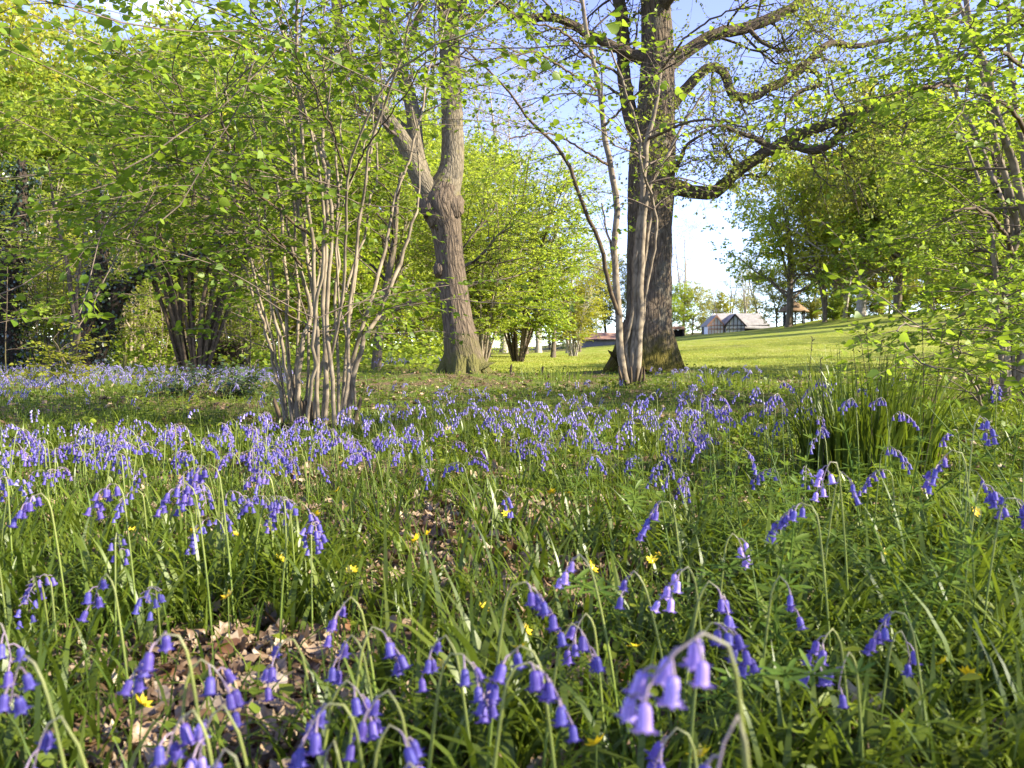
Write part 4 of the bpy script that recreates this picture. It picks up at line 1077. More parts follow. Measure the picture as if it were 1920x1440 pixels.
def sapling(px, D, label, stems, seed, k=(9, 5), L=(.9, .4), lm='fresh_leaf', bm='maple_bark', ls=.08, name='sapling', t=(.3, 1)):
    rg = np.random.default_rng(seed)
    root = thing(name, foot(px, D), label, 'sapling')
    SP, SR = [], []
    for w_ in stems:
        wp = W(w_, D)
        if w_[0][1] > 650: wp = plant(wp)
        p, r = stemPR(wp, 22); SP.append(p); SR.append(r)
        part('stem', tubes(Geo(), p, r, 8, rg, .04), M[bm], root, True)
    B1, R1 = spawn(rg, np.array(SP), np.array(SR), k[0], L[0], (40, 80), t, 6, .13, .1, .6, .4, .3)
    B2, R2 = spawn(rg, B1, R1, k[1], L[1], (30, 65), (.3, 1), 5, .12, 0, .5, .5, .4)
    part('twig_network', tubes(tubes(Geo(), B1, R1, 4), B2, R2, 3), M['twig'], root, True)
    pos, ax = leaf_sites(rg, B2, 6)
    part('foliage', leaf_geo(Geo(), rg, pos, ax, ls, 'round', .4), M[lm], root)
sapling(131, 14.6, 'sapling with a sunlit orange-brown stem beside the leaning ivy-covered trunk', [
    [(131, 712, 13), (133, 685, 12), (140, 650, 12), (146, 620, 11), (140, 590, 9), (132, 540, 8), (125, 490, 7), (110, 430, 6), (100, 380, 5), (90, 300, 3)],
    [(146, 622, 7), (146, 590, 7), (143, 560, 6), (150, 500, 4), (160, 420, 3)]], 71, (9, 6), (1.1, .45))
sapling(128, 9.5, 'small yellow-leaved shrub with bare forked stems among the left bluebells', [
    [(128, 738, 5), (126, 700, 4), (122, 680, 4), (100, 640, 2)], [(126, 690, 4), (150, 672, 3), (165, 665, 2)], [(124, 690, 3), (112, 660, 3), (98, 636, 2)],
    [(128, 715, 3), (105, 705, 2), (85, 700, 1.5)]], 72, (7, 5), (.35, .2), 'yellow_leaf', 'maple_bark', .05, 'shrub', (.2, 1))
sapling(396, 8.0, 'low dark-leaved bramble bush in front of the old coppice', [
    [(380, 772, 4), (370, 745, 4), (350, 730, 2)], [(395, 774, 4), (400, 745, 4), (405, 725, 2)], [(408, 774, 4), (425, 745, 4), (450, 735, 2)], [(388, 774, 4), (360, 755, 3), (325, 750, 2)], [(405, 776, 4), (440, 760, 3), (480, 755, 2)]],
    73, (12, 7), (.35, .2), 'holly_leaf', 'hazel_dark_bark', .05, 'bramble', (.1, 1))
sapling(40, 12, 'thin bare whip standing before the ivy-smothered trunk', [
    [(12, 722, 2.2), (10, 650, 2), (13, 580, 1.6), (14, 500, 1)], [(13, 600, 1.4), (40, 590, 2), (60, 575, 1)]], 74, (6, 4), (.6, .3), 'fresh_leaf', 'maple_bark', .06)

# brushwood heap, stakes
def brush_heap():
    rg = np.random.default_rng(81); D = 19.
    b = foot(417, D)
    root = thing('brushwood_heap', b, 'round brown heap of cut brushwood beside the old coppice', 'brushwood heap')
    n = 240
    th = rg.uniform(0, np.pi, n); c = np.stack([.42 * np.cos(rg.uniform(0, 6.28, n)) * rg.random(n) ** .5, .35 * rg.standard_normal(n) * .6, .32 + .26 * np.sin(rg.uniform(0, 6.28, n))], 1)
    d = np.stack([np.cos(th) * .5, .25 * rg.standard_normal(n), .35 * np.sin(th)], 1)
    P = c[:, None, :] + d[:, None, :] * np.linspace(-.6, .6, 5)[None, :, None] * .7
    P[..., 2] = np.maximum(P[..., 2], .01) + .02 * rg.standard_normal(P.shape[:2])
    g = tubes(Geo(), P + b, np.full((n, 5), .012) * rg.uniform(.6, 1.6, (n, 1)), 5)
    part('stick_bundle', g, M['hazel_dark_bark'], root, True)
brush_heap()
for px, d, h, w_, lab in [(233, 15.6, .34, .035, 'short grey stake standing in the grass left of the old coppice'), (957, 13.2, .16, .02, 'tiny dark stake on the grass just right of the leaning trunk'), (1016, 13.6, .17, .02, 'tiny dark stake on the grass midway between the big trunks')]:
    root = thing('stake', foot(px, d), lab, 'stake')
    p, r = stemPR(np.array([[0, 0, -.05, w_], [.01, 0, h * .6, w_], [.02, .01, h, w_ * .85], [.02, .01, h + .01, w_ * .2]]), 8)
    put('post', tubes(Geo(), p, r, 8, np.random.default_rng(2), .05).mesh('post', M['maple_bark' if px < 300 else 'dark_bark'], rest=True), root)

# ------------------------------------------------------------------ buildings
M['render_white'] = plain_mat('render_white', (.62, .62, .62), (.74, .74, .74), 2, .9)
M['timber'] = plain_mat('timber', (.018, .017, .02), (.04, .036, .036), 6, .7)
M['timber_red'] = plain_mat('timber_red', (.26, .14, .10), (.34, .2, .14), 6, .7)
M['roof_tile'] = plain_mat('roof_tile', (.20, .19, .185), (.34, .325, .315), 1.6, .85, .5, 8, bdist=.05)
M['thatch'] = plain_mat('thatch', (.14, .09, .055), (.30, .21, .13), 5, .95, .6, 6, bdist=.05)
M['shed_wall'] = plain_mat('shed_wall', (.16, .16, .19), (.22, .22, .26), 2, .9)
M['shed_roof'] = plain_mat('shed_roof', (.20, .10, .07), (.34, .22, .16), 1.5, .9)

def boxv(g, c, s, rot=0.0):
    x, y, z = np.meshgrid([-.5, .5], [-.5, .5], [-.5, .5], indexing='ij')
    v = np.stack([x.ravel() * s[0], y.ravel() * s[1], z.ravel() * s[2]], 1)
    # rot turns in the x-z plane (leaning bars)
    cr, sr = math.cos(rot), math.sin(rot)
    v = np.stack([v[:, 0] * cr - v[:, 2] * sr, v[:, 1], v[:, 0] * sr + v[:, 2] * cr], 1) + np.asarray(c, float)
    return g.add(v, q=[[0, 1, 3, 2], [4, 6, 7, 5], [0, 4, 5, 1], [2, 3, 7, 6], [0, 2, 6, 4], [1, 5, 7, 3]])
def prism(g, poly, y0, y1):
    """extrude an x-z polygon along y"""
    n = len(poly); p = np.array(poly, float)
    v = np.vstack([np.c_[p[:, 0], np.full(n, y0), p[:, 1]], np.c_[p[:, 0], np.full(n, y1), p[:, 1]]])
    t = [[0, i, i + 1] for i in range(1, n - 1)] + [[n, n + i + 1, n + i] for i in range(1, n - 1)]
    q = [[i, n + i, n + (i + 1) % n, (i + 1) % n] for i in range(n)]
    return g.add(v, q=q, t=t)

def barn():
    D = 152.
    b = foot(1388, D); b[2] = at(1388, 625.5, D)[2]
    root = thing('barn', b, 'low half-timbered barn with two gabled fronts and a pale tiled roof above the lawn', 'barn', None, -.05)
    u = D / F                                     # metres per photograph pixel at the barn
    X = lambda px: (px - 1388) * u
    Z = lambda py: (625.5 - py) * u
    def p_(name, g, m, parent=root, smooth=False):
        return put(name, g.mesh(name, M[m], smooth=smooth), parent)
    zr, ze = Z(586), Z(609)
    g = Geo(); boxv(g, ((X(1328) + X(1444)) / 2, 4.2, ze / 2 - .6), (X(1444) - X(1328), 5.6, ze + 1.2)); p_('wall', g, 'timber')
    # hipped roof
    x0, x1 = X(1326), X(1451)
    rv = np.array([[x0, .9, ze - .15], [x1, .9, ze - .75], [x1, 7.6, ze - .5], [x0, 7.6, ze - .1], [X(1345), 4.2, zr], [X(1433), 4.2, zr]])
    under = rv[:4] - [0, 0, .18]
    g = Geo().add(np.vstack([rv, under]), q=[[0, 1, 5, 4], [2, 3, 4, 5], [0, 6, 7, 1], [1, 7, 8, 2], [2, 8, 9, 3], [3, 9, 6, 0]], t=[[1, 2, 5], [3, 0, 4]])
    roof = p_('roof', g, 'roof_tile')
    for fx in (1345, 1433):
        g = Geo(); p, r = stemPR(np.array([[X(fx), 4.2, zr - .1, .1], [X(fx), 4.2, zr + .3, .07], [X(fx), 4.2, zr + .65, .02]]), 6)
        p_('finial', tubes(g, p, r, 6), 'timber', roof)
    for (pl, pr, pm, pt, frame, k) in [(1326.5, 1357, 1343, 592.5, 'timber_red', 0), (1358.5, 1396, 1376, 590.5, 'timber', 1)]:
        xl, xr, xm, zt, zz = X(pl), X(pr), X(pm), Z(pt), Z(609)
        y0 = .0 - .25 * k
        g = Geo(); prism(g, [(xl + .1, -.8), (xr - .1, -.8), (xr - .1, zz), (xm, zt - .15), (xl + .1, zz)], y0, 4.0)
        gb = p_('gable_front', g, 'render_white')
        g = Geo()
        n = 5
        for i in range(n + 1):
            xx = xl + .15 + (xr - xl - .3) * i / n
            top = zz + (zt - zz) * (1 - abs(xx - xm) / ((xr - xm) if xx > xm else (xm - xl)))
            boxv(g, (xx, y0 - .06, (top - .8) / 2), (.10, .12, top + .8 - .1))
        boxv(g, ((xl + xr) / 2, y0 - .075, .9), (xr - xl - .1, .11, .18)); boxv(g, ((xl + xr) / 2, y0 - .08, zz - .1), (xr - xl - .1, .11, .16))
        p_('timber_frame', g, frame, gb)
        # small tiled roof of the gable with barge boards
        t = .16
        for sgn, xe in ((-1, xl - .15), (1, xr + .15)):
            g = Geo(); prism(g, [(xm, zt + .02), (xe, zz - .2), (xe, zz - .2 + t), (xm, zt + t + .05)], y0 + .02, 4.1); p_('gable_roof', g, 'roof_tile')
            g = Geo(); prism(g, [(xm, zt - .22), (xe - sgn * .0, zz - .45), (xe, zz - .12), (xm, zt + .24)], y0 - .28, y0 - .02); p_('barge_board', g, frame if k else 'timber_red')
        g = Geo(); p, r = stemPR(np.array([[xm, y0 - .15, zt, .07], [xm, y0 - .15, zt + .5, .05], [xm, y0 - .15, zt + .8, .02]]), 6)
        p_('finial', tubes(g, p, r, 6), 'timber')
barn()

def gazebo():
    D = 121.; b = foot(1487, D); b[2] = at(1487, 600, D)[2] - .3
    root = thing('gazebo', b, 'small open hut with a thatched conical roof at the top of the lawn', 'hut')
    u = D / F
    for a in np.arange(6) * np.pi / 3 + .3:
        g = Geo(); p, r = stemPR(np.array([[1.65 * math.cos(a), 1.65 * math.sin(a), -.6, .12], [1.62 * math.cos(a), 1.62 * math.sin(a), 2.0, .10]]), 4)
        put('post', tubes(g, p, r, 8).mesh('post', M['timber'], rest=True), root)
    k = 18; prof = [(2.35, 1.55), (2.2, 1.75), (1.5, 2.35), (.7, 2.9), (.25, 3.2), (.05, 3.35)]
    a = np.arange(k) * 2 * np.pi / k
    v = np.array([[r_ * math.cos(x) * (1 + .03 * math.sin(5 * x)), r_ * math.sin(x), z_] for r_, z_ in [(.3, 2.2), (1.9, 1.62)] + prof for x in a])
    n = len(prof) + 2
    q = [[i * k + j, i * k + (j + 1) % k, (i + 1) * k + (j + 1) % k, (i + 1) * k + j] for i in range(n - 1) for j in range(k)]
    g = Geo().add(v, q=q); put('thatched_roof', g.mesh('thatched_roof', M['thatch']), root)
    g = Geo()
    for s_ in (0, 1, 2, 3): 
        ang = .3 + s_ * np.pi / 3
        c0 = np.array([1.6 * math.cos(ang), 1.6 * math.sin(ang), .45]); c1 = np.array([1.6 * math.cos(ang + np.pi / 3), 1.6 * math.sin(ang + np.pi / 3), .45])
        tubes(g, np.linspace(c0, c1, 4), np.full(4, .06), 6); tubes(g, np.linspace(c0, c1, 4) - [0, 0, .35], np.full(4, .06), 6)
    put('rail', g.mesh('rail', M['timber'], rest=True), root)
gazebo()

def sheds():
    D = 98.; b = foot(1132, D); b[2] = at(1132, 655, D)[2] - .2
    root = thing('long_shed', b, 'long low grey-walled shed with a reddish-brown roof seen left of the oak', 'shed')
    g = Geo(); boxv(g, (0, 2, .6), (6.2, 3.4, 1.6)); put('wall', g.mesh('wall', M['shed_wall'], smooth=False), root)
    g = Geo(); prism(g, [(-3.4, 1.32), (3.4, 1.32), (3.2, 1.48), (-3.2, 1.48)], -.2, 4.2); put('eaves_board', g.mesh('eaves_board', M['timber'], smooth=False), root)
    g = Geo().add([[-3.3, -.1, 1.49], [3.3, -.1, 1.49], [3.0, 2, 2.35], [-3.0, 2, 2.35], [-3.3, 4.1, 1.49], [3.3, 4.1, 1.49]], q=[[0, 1, 2, 3], [3, 2, 5, 4]], t=[[0, 3, 4], [1, 5, 2]])
    put('roof', g.mesh('roof', M['shed_roof'], smooth=False), root)
    D = 150.; b = foot(1266, D); b[2] = at(1266, 632, D)[2] - .2
    root = thing('field_shelter', b, 'small dark open-fronted shelter at the far lawn edge right of the oak', 'shelter')
    g = Geo()
    boxv(g, (-1.6, .8, .8), (.3, 1.8, 1.7)); boxv(g, (1.6, .8, .8), (.3, 1.8, 1.7)); boxv(g, (0, 1.75, .8), (2.9, .12, 1.66))
    put('wall', g.mesh('wall', M['timber'], smooth=False), root)
    g = Geo(); prism(g, [(-2.0, 1.66), (2.0, 1.66), (1.4, 2.3), (-1.4, 2.3)], -.3, 2.1); put('roof', g.mesh('roof', M['shed_roof'], smooth=False), root)
sheds()
# ------------------------------------------------------------------ ground flora
RG = np.random.default_rng(500)
def sample_view(n, d0, d1, p0=-120, p1=2040, pw=2.0):
    """n points on the ground inside the view wedge, uniform per area (pw=2) or crowding near (pw<2)"""
    u = RG.random(n)
    d = (d0 ** pw + (d1 ** pw - d0 ** pw) * u) ** (1 / pw)
    px = RG.uniform(p0, p1, n)
    x = (px - 960) / F * d
    return x, d, px
def onground(x, y, dz=0.0):
    return np.stack([x, y, ground(x, y) + dz], 1)
def lerp(a, b, t): return a + (b - a) * t
def is_path(x, y):
    """the barer strip of leaf litter running away from the camera; 1 = bare"""
    px = 960 + F * x / np.maximum(y, .1)
    c1 = np.exp(-((px - 900) / 330.) ** 2) * sstep(y, .9, 1.2) * (1 - sstep(y, 2.2, 3.0)) * .62          # centre
    c2 = np.exp(-((px - 430) / 330.) ** 2) * (1 - sstep(y, 1.25, 1.5)) * 1.15                                # near left
    c3 = np.exp(-((px - 800) / 190.) ** 2) * sstep(y, 6.5, 8) * (1 - sstep(y, 11, 14)) * .7               # before the maple
    return np.clip(np.maximum(np.maximum(c1, c2), c3) + .42 * waves(x, y, .5, 7) + .2 * waves(x, y, .18, 2), 0, 1)

# ---- leaf litter
def litter():
    g = Geo()
    def batch(n, d0, d1, pw, size, thr):
        x, y, px = sample_view(n, d0, d1, pw=pw)
        k = is_path(x, y) + .25 > RG.random(n) * 1.2 * thr
        x, y = x[k], y[k]
        m = len(x)
        pos = onground(x, y, .004) + np.c_[np.zeros((m, 2)), .03 * RG.random(m) ** 2]
        a = RG.uniform(0, 2 * np.pi, m)
        ax = np.stack([np.cos(a), np.sin(a), .25 * RG.standard_normal(m)], 1)
        oak_leaf(g, pos, nrm(ax), size)
    batch(30000, .75, 3.2, 1.2, .05, .8)
    batch(9000, 3.0, 14, 1.4, .085, 1.3)
    o = put('leaf_litter', g.mesh('leaf_litter', M['litter']))
    tag(o, 'brown and pale fallen oak leaves scattered over the woodland floor', 'leaf litter', kind='stuff')

OAKO = np.array([[0, 0], [.05, .10], [.17, .20], [.10, .32], [.27, .44], [.15, .56], [.30, .70], [.16, .80], [.12, .95], [0, 1]])
def oak_leaf(g, pos, ax, size, curl=.5, rs=(.6, 1.25), jit=.4):
    m = len(pos)
    nn = np.array([0, 0, 1.])[None] + jit * RG.standard_normal((m, 3))
    X = nrm(np.cross(ax, nn)); Z = np.cross(X, ax)
    R_ = OAKO; n = len(R_)
    out = np.vstack([np.c_[R_[:, 0], R_[:, 1]], np.c_[-R_[1:-1, 0], R_[1:-1, 1]]])           # right side, then left side
    mid = np.c_[np.zeros(n), R_[:, 1]]
    sh = np.vstack([mid, np.c_[R_[1:-1, 0], R_[1:-1, 1]], np.c_[-R_[1:-1, 0], R_[1:-1, 1]]])   # n mid, n-2 right, n-2 left
    s = (size * RG.uniform(rs[0], rs[1], m))[:, None]
    cu = curl * RG.standard_normal(m)[:, None]; cl = curl * 1.3 * RG.standard_normal(m)[:, None]
    zx = cu * np.abs(sh[None, :, 0]) * 1.2 + cl * (sh[None, :, 1] - .5) ** 2 + .05 * RG.standard_normal((m, len(sh)))
    wv = RG.uniform(.75, 1.15, m)[:, None]
    v = pos[:, None, :] + s[..., None] * ((sh[None, :, 0] * wv)[..., None] * X[:, None] + sh[None, :, 1:2] * ax[:, None] + zx[..., None] * Z[:, None])
    v[..., 2] = np.maximum(v[..., 2], pos[:, None, 2] - .012)
    q, t = [], []
    for sd in (0, 1):
        o = n + sd * (n - 2)
        t.append([0, 1, o] if sd else [0, o, 1])
        for i in range(1, n - 2):
            a, b, c, d = i, i + 1, o + i, o + i - 1
            q.append([a, b, c, d] if sd else [a, d, c, b])
        t.append([n - 2, n - 1, o + n - 3] if sd else [n - 2, o + n - 3, n - 1])
    off = np.arange(m) * len(sh)
    g.add(v, q=(np.array(q)[None] + off[:, None, None]).reshape(-1, 4), t=(np.array(t)[None] + off[:, None, None]).reshape(-1, 3))
litter()

# ---- strap leaves of the bluebells in tufts, and finer grass
def straps():
    g = Geo()
    def tufts(x, y, per, h, w):
        n = len(x)
        k = RG.integers(per[0], per[1], n)
        i = np.repeat(np.arange(n), k); m = len(i)
        az = RG.uniform(0, 2 * np.pi, m)
        bx = x[i] + .025 * RG.standard_normal(m); by = y[i] + .025 * RG.standard_normal(m)
        hh = RG.uniform(h[0], h[1], m) * RG.uniform(.7, 1.15, n)[i]
        blades(g, RG, onground(bx, by, -.01), hh, RG.uniform(w[0], w[1], m), az, RG.uniform(.8, 2.7, m), 6, .35)
    for n, d0, d1, pw, per in [(640, .8, 2.2, 1.3, (5, 12)), (1500, 2.0, 6.0, 1.6, (5, 11)), (1600, 5.5, 13, 1.8, (4, 8))]:
        x, y, px = sample_view(n, d0, d1, pw=pw)
        k = RG.random(n) > is_path(x, y) * 1.3 - .1
        k &= ~((np.abs(px - 1180) < 330) & (y > 6) & (RG.random(n) < .5))
        tufts(x[k], y[k], per, (.11, .27) if d0 < 1.5 else ((.08, .20) if d0 < 4 else (.05, .14)), (.007, .013))
    # thick tufts close to the camera
    for px, d, n_, h in [(860, .95, 16, .36), (950, .90, 14, .34), (1010, .98, 12, .32), (760, 1.0, 9, .30), (600, .95, 10, .26), (640, .90, 9, .24), (250, .86, 7, .2), (1090, .92, 8, .30), (1480, .95, 9, .25), (1560, 1.02, 9, .28), (330, 1.55, 22, .34), (520, 1.6, 18, .32), (430, 1.65, 20, .34), (600, 1.75, 14, .3), (240, 1.7, 16, .32), (100, 1.45, 14, .3), (1650, 1.35, 12, .36), (1740, 1.5, 12, .38), (1500, 1.5, 14, .34), (1400, 1.7, 14, .32), (1850, 1.3, 10, .36), (1330, 2.0, 14, .32), (930, 2.1, 16, .26), (900, 2.4, 16, .26), (1240, 1.6, 12, .3)]:
        x = np.full(3, (px - 960) / F * d) + .04 * RG.standard_normal(3); y = d + .05 * RG.standard_normal(3)
        tufts(x, y, (n_ // 2, n_), (h * .6, h * .95), (.008, .014))
    o = put('bluebell_leaves', g.mesh('bluebell_leaves', M['strap_leaf']))
    tag(o, 'glossy dark green strap-shaped bluebell leaves arching in tufts', 'leaves', kind='stuff')
straps()
def grass():
    g = Geo()
    for n, d0, d1, pw, h, w, ns, thr in [(15000, .8, 3, 1.3, (.05, .18), (.003, .006), 4, .8), (38000, 2.5, 9, 1.6, (.03, .12), (.004, .008), 3, .8), (42000, 8, 26, 1.7, (.03, .12), (.006, .014), 2, .5)]:
        x, y, px = sample_view(n, d0, d1, pw=pw)
        k = RG.random(n) > is_path(x, y) * thr
        k &= ~is_lawn(x, y)
        k &= waves(x, y, 1.6, 4) + .5 * waves(x, y, .5, 1) > RG.uniform(-2.2, .7, n)
        x, y = x[k], y[k]; m = len(x)
        blades(g, RG, onground(x, y, -.01), RG.uniform(h[0], h[1], m), RG.uniform(w[0], w[1], m), RG.uniform(0, 6.28, m), RG.uniform(.3, 2.2, m), ns)
    o = put('woodland_grass', g.mesh('woodland_grass', M['grass']))
    tag(o, 'fine green grass growing between the bluebells', 'grass', kind='stuff')
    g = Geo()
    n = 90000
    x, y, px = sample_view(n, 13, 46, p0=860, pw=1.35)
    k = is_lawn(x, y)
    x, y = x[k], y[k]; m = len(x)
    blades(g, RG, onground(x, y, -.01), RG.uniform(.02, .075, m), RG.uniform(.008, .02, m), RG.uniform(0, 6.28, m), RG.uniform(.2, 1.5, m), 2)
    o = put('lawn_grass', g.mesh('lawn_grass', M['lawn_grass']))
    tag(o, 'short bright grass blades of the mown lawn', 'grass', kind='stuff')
grass()

# ---- low leafy ground cover
def cover():
    g = Geo()
    for n, d0, d1, pw, s, hz in [(10000, .8, 3.0, 1.25, .026, .05), (26000, 2.8, 9, 1.6, .04, .07), (16000, 8, 20, 1.8, .06, .10)]:
        x, y, px = sample_view(n, d0, d1, pw=pw)
        c = .8 * waves(x, y, .7, 11) + .5 * waves(x, y, 2.2, 6) + .5 * sstep(px, 1100, 1700)
        k = (c > RG.uniform(-.3, 1.3, n)) & ~is_lawn(x, y)
        x, y = x[k], y[k]; m = len(x)
        pos = onground(x, y, .01) + np.c_[np.zeros((m, 2)), hz * RG.random(m)]
        a = RG.uniform(0, 6.28, m)
        leaf_geo(g, RG, pos, nrm(np.stack([np.cos(a), np.sin(a), .35 + .3 * RG.standard_normal(m)], 1)), s, 'round', .35, .2)
    # taller herbs with longer leaves on the right
    n = 1500
    x, y, px = sample_view(n, .8, 3.0, p0=1150, p1=2040, pw=1.3)
    for i in range(n):
        if RG.random() > sstep(px[i], 1100, 1600) * .8 + .1: continue
        h = RG.uniform(.03, .14); k_ = RG.integers(4, 9)
        b = np.array([x[i], y[i], float(ground(x[i], y[i])) - .01])
        tt = RG.random(k_)
        pos = b + np.stack([.012 * RG.standard_normal(k_), .012 * RG.standard_normal(k_), h * (.3 + .7 * tt)], 1)
        a = RG.uniform(0, 6.28, k_)
        leaf_geo(g, RG, pos, nrm(np.stack([np.cos(a), np.sin(a), .15 + .35 * RG.standard_normal(k_)], 1)), RG.uniform(.02, .038), 'long' if RG.random() < .6 else 'round', .35, .35)
    o = put('ground_cover', g.mesh('ground_cover', M['cover_leaf']))
    tag(o, 'low leafy herbs carpeting the ground between grass and litter', 'ground cover', kind='stuff')
    # sunlit undergrowth at the far side of the wood floor
    g = Geo()
    n = 60000
    x, y, px = sample_view(n, 17, 75, p0=-300, p1=1000, pw=1.1)
    c = waves(x, y, 5, 3)
    k = (c > RG.uniform(-1.6, .6, n)) & ~is_lawn(x, y)
    x, y = x[k], y[k]; m = len(x)
    pos = onground(x, y) + np.c_[np.zeros((m, 2)), (.10 + .034 * y * (c[k] * .4 + .7)) * RG.random(m)]
    a = RG.uniform(0, 6.28, m)
    leaf_geo(g, RG, pos, nrm(np.stack([np.cos(a), np.sin(a), .3 * RG.standard_normal(m)], 1)), .16, 'quad', .6, .2)
    o = put('undergrowth', g.mesh('undergrowth', M['fresh_leaf']))
    tag(o, 'fresh green undergrowth at the back of the wood', 'undergrowth', kind='stuff')
cover()

# ---- bluebells
def bell_mesh(k=12, rings=6):
    prof = [(0, .10), (.06, .30), (.25, .40), (.55, .42), (.80, .43), (.97, .52), (.90, .74)]
    if rings < 6: prof = [(0, .14), (.25, .40), (.80, .44), (.95, .70)]
    v = []
    for i, (z, r) in enumerate(prof):
        for j in range(k):
            a = 2 * math.pi * j / k
            lobe = 1.0
            zz = z
            if i >= len(prof) - 2 and k >= 10:
                c = math.cos(6 * a)
                lobe = 1 + (.14 if i == len(prof) - 2 else .36) * c
                zz = z + (.05 * c if i == len(prof) - 2 else .02 * c)
            v.append([r * lobe * math.cos(a), r * lobe * math.sin(a), -zz])
    n = len(prof)
    q = [[i * k + j, i * k + (j + 1) % k, (i + 1) * k + (j + 1) % k, (i + 1) * k + j] for i in range(n - 1) for j in range(k)]
    return np.array(v), np.array(q)
BV, BQ = bell_mesh()
BLV, BLQ = bell_mesh(6, 4)
MV = np.array([[.40, 0, 0], [-.2, .35, 0], [-.2, -.35, 0], [.62, 0, -.95], [-.31, .54, -.95], [-.31, -.54, -.95]])       # far bell: three-sided cup
MQ = np.array([[0, 1, 4, 3], [1, 2, 5, 4], [2, 0, 3, 5]])
gb_ = Geo().add(BV * [.0100, .0100, .0156], q=BQ)
ME_BELL = gb_.mesh('bell', M['bell_near']); 
ME_BELL_PALE = ME_BELL.copy(); ME_BELL_PALE.materials[0] = M['bell_near_pale']
gb_ = Geo().add(BV * [.0075, .0075, .016] * np.array([1, 1, 1]), q=BQ)
ME_BUD = gb_.mesh('bud', M['bell'])

def bluebell_shape(rg, H, nb, az, lean, arch=.085, droop=1.0):
    """stem curve from (0,0,0) to an arched tip, and bell placements (pos, tilt dir)"""
    c, s = math.cos(az), math.sin(az)
    pts = [[0, 0, -.02, .0020], [lean * .35 * c, lean * .35 * s, H * .45, .0018], [lean * .8 * c, lean * .8 * s, H * .86, .0015]]
    bx = lean
    arch = max(arch * .45, .0055 * nb + .010)
    prof = [(.02, H - .012), (.25, H), (.55, H - .006 * droop), (.82, H - .020 * droop), (1.0, H - .038 * droop)]
    for f, z in prof:
        pts.append([(bx + arch * f) * c, (bx + arch * f) * s, z, .0013 - .0007 * f])
    st = smooth_path(np.array(pts), 26)
    bells = []
    tot = float(np.linalg.norm(np.diff(st[:, :3], axis=0), axis=1).sum())
    tt = np.linspace(1 - (.012 + .0068 * nb) / tot, .985, nb)
    for i, t in enumerate(tt):
        f = t * 25; i0 = min(int(f), 24); w = f - i0
        p = st[i0, :3] * (1 - w) + st[i0 + 1, :3] * w
        sd = (1 if i % 2 else -1) * rg.uniform(.005, .014)
        fw = rg.uniform(.001, .008)
        q = p + np.array([-s * sd + c * fw, c * sd + s * fw, -rg.uniform(.004, .010)])
        tl = np.array([-s * sd * 22 + c * fw * 25 + .12 * rg.standard_normal(), c * sd * 22 + s * fw * 25 + .12 * rg.standard_normal(), -1.0])
        bells.append((p, q, nrm(tl), rg.uniform(.82, 1.08)))
    return st, bells
def rot_to(dn, spin):
    """rotation whose -Z points along dn"""
    z = -Vector(dn); q = z.to_track_quat('Z', 'Y')
    return (q.to_matrix() @ Matrix.Rotation(spin, 3, 'Z'))

def stem_geo(st, bells):
    g = tubes(Geo(), st[:, :3], st[:, 3], 6)
    g.r[0] = np.repeat(np.linspace(0, 1, len(st)), 6)[:, None] * [[1, 0, 0]] + [[0, 0, 0]]
    for p, q, tl, sc in bells:
        m = (p + q) / 2 + [0, 0, .003]
        tubes(g, np.array([p, m, q + [0, 0, 0]]), np.array([.0009, .0008, .0012]), 4)
        g.r[-1] = np.ones_like(g.r[-1])
    return g
NOD = {'l': math.pi, 'r': 0.0}
def hero(px, py, d, side, nb, label, pale=False, scale=1.0, arch=.085, lean=.05, droop=1.0, bud=0):
    """a near bluebell whose arch top is seen at (px, py)"""
    rg = np.random.default_rng(int(px * 7 + py))
    A = at(px, py, d)
    az = NOD[side] + rg.uniform(-.45, .45)
    ax_ = (lean + arch * .3) * scale
    bx, by = A[0] - ax_ * math.cos(az), A[1] - ax_ * math.sin(az)
    gz = float(ground(bx, by))
    H = max(.12, (A[2] - gz) / scale)
    root = thing('bluebell', (bx, by, gz), label, 'bluebell', 'bluebells in the foreground', 0, scale)
    st, bells = bluebell_shape(rg, H, nb, az, lean, arch * (1.3 if d < .5 else 1), droop)
    put('stem', stem_geo(st, bells).mesh('stem', M['bluebell_stem'], rest=True), root)
    for i, (p, q, tl, sc) in enumerate(bells):
        o = put('bud' if i >= nb - bud else 'bell', ME_BUD if i >= nb - bud else (ME_BELL_PALE if pale else ME_BELL), root)
        o.matrix_local = Matrix.Translation(Vector(q)) @ rot_to(tl, rg.uniform(0, 6)).to_4x4() @ Matrix.Scale(sc, 4)
    return root

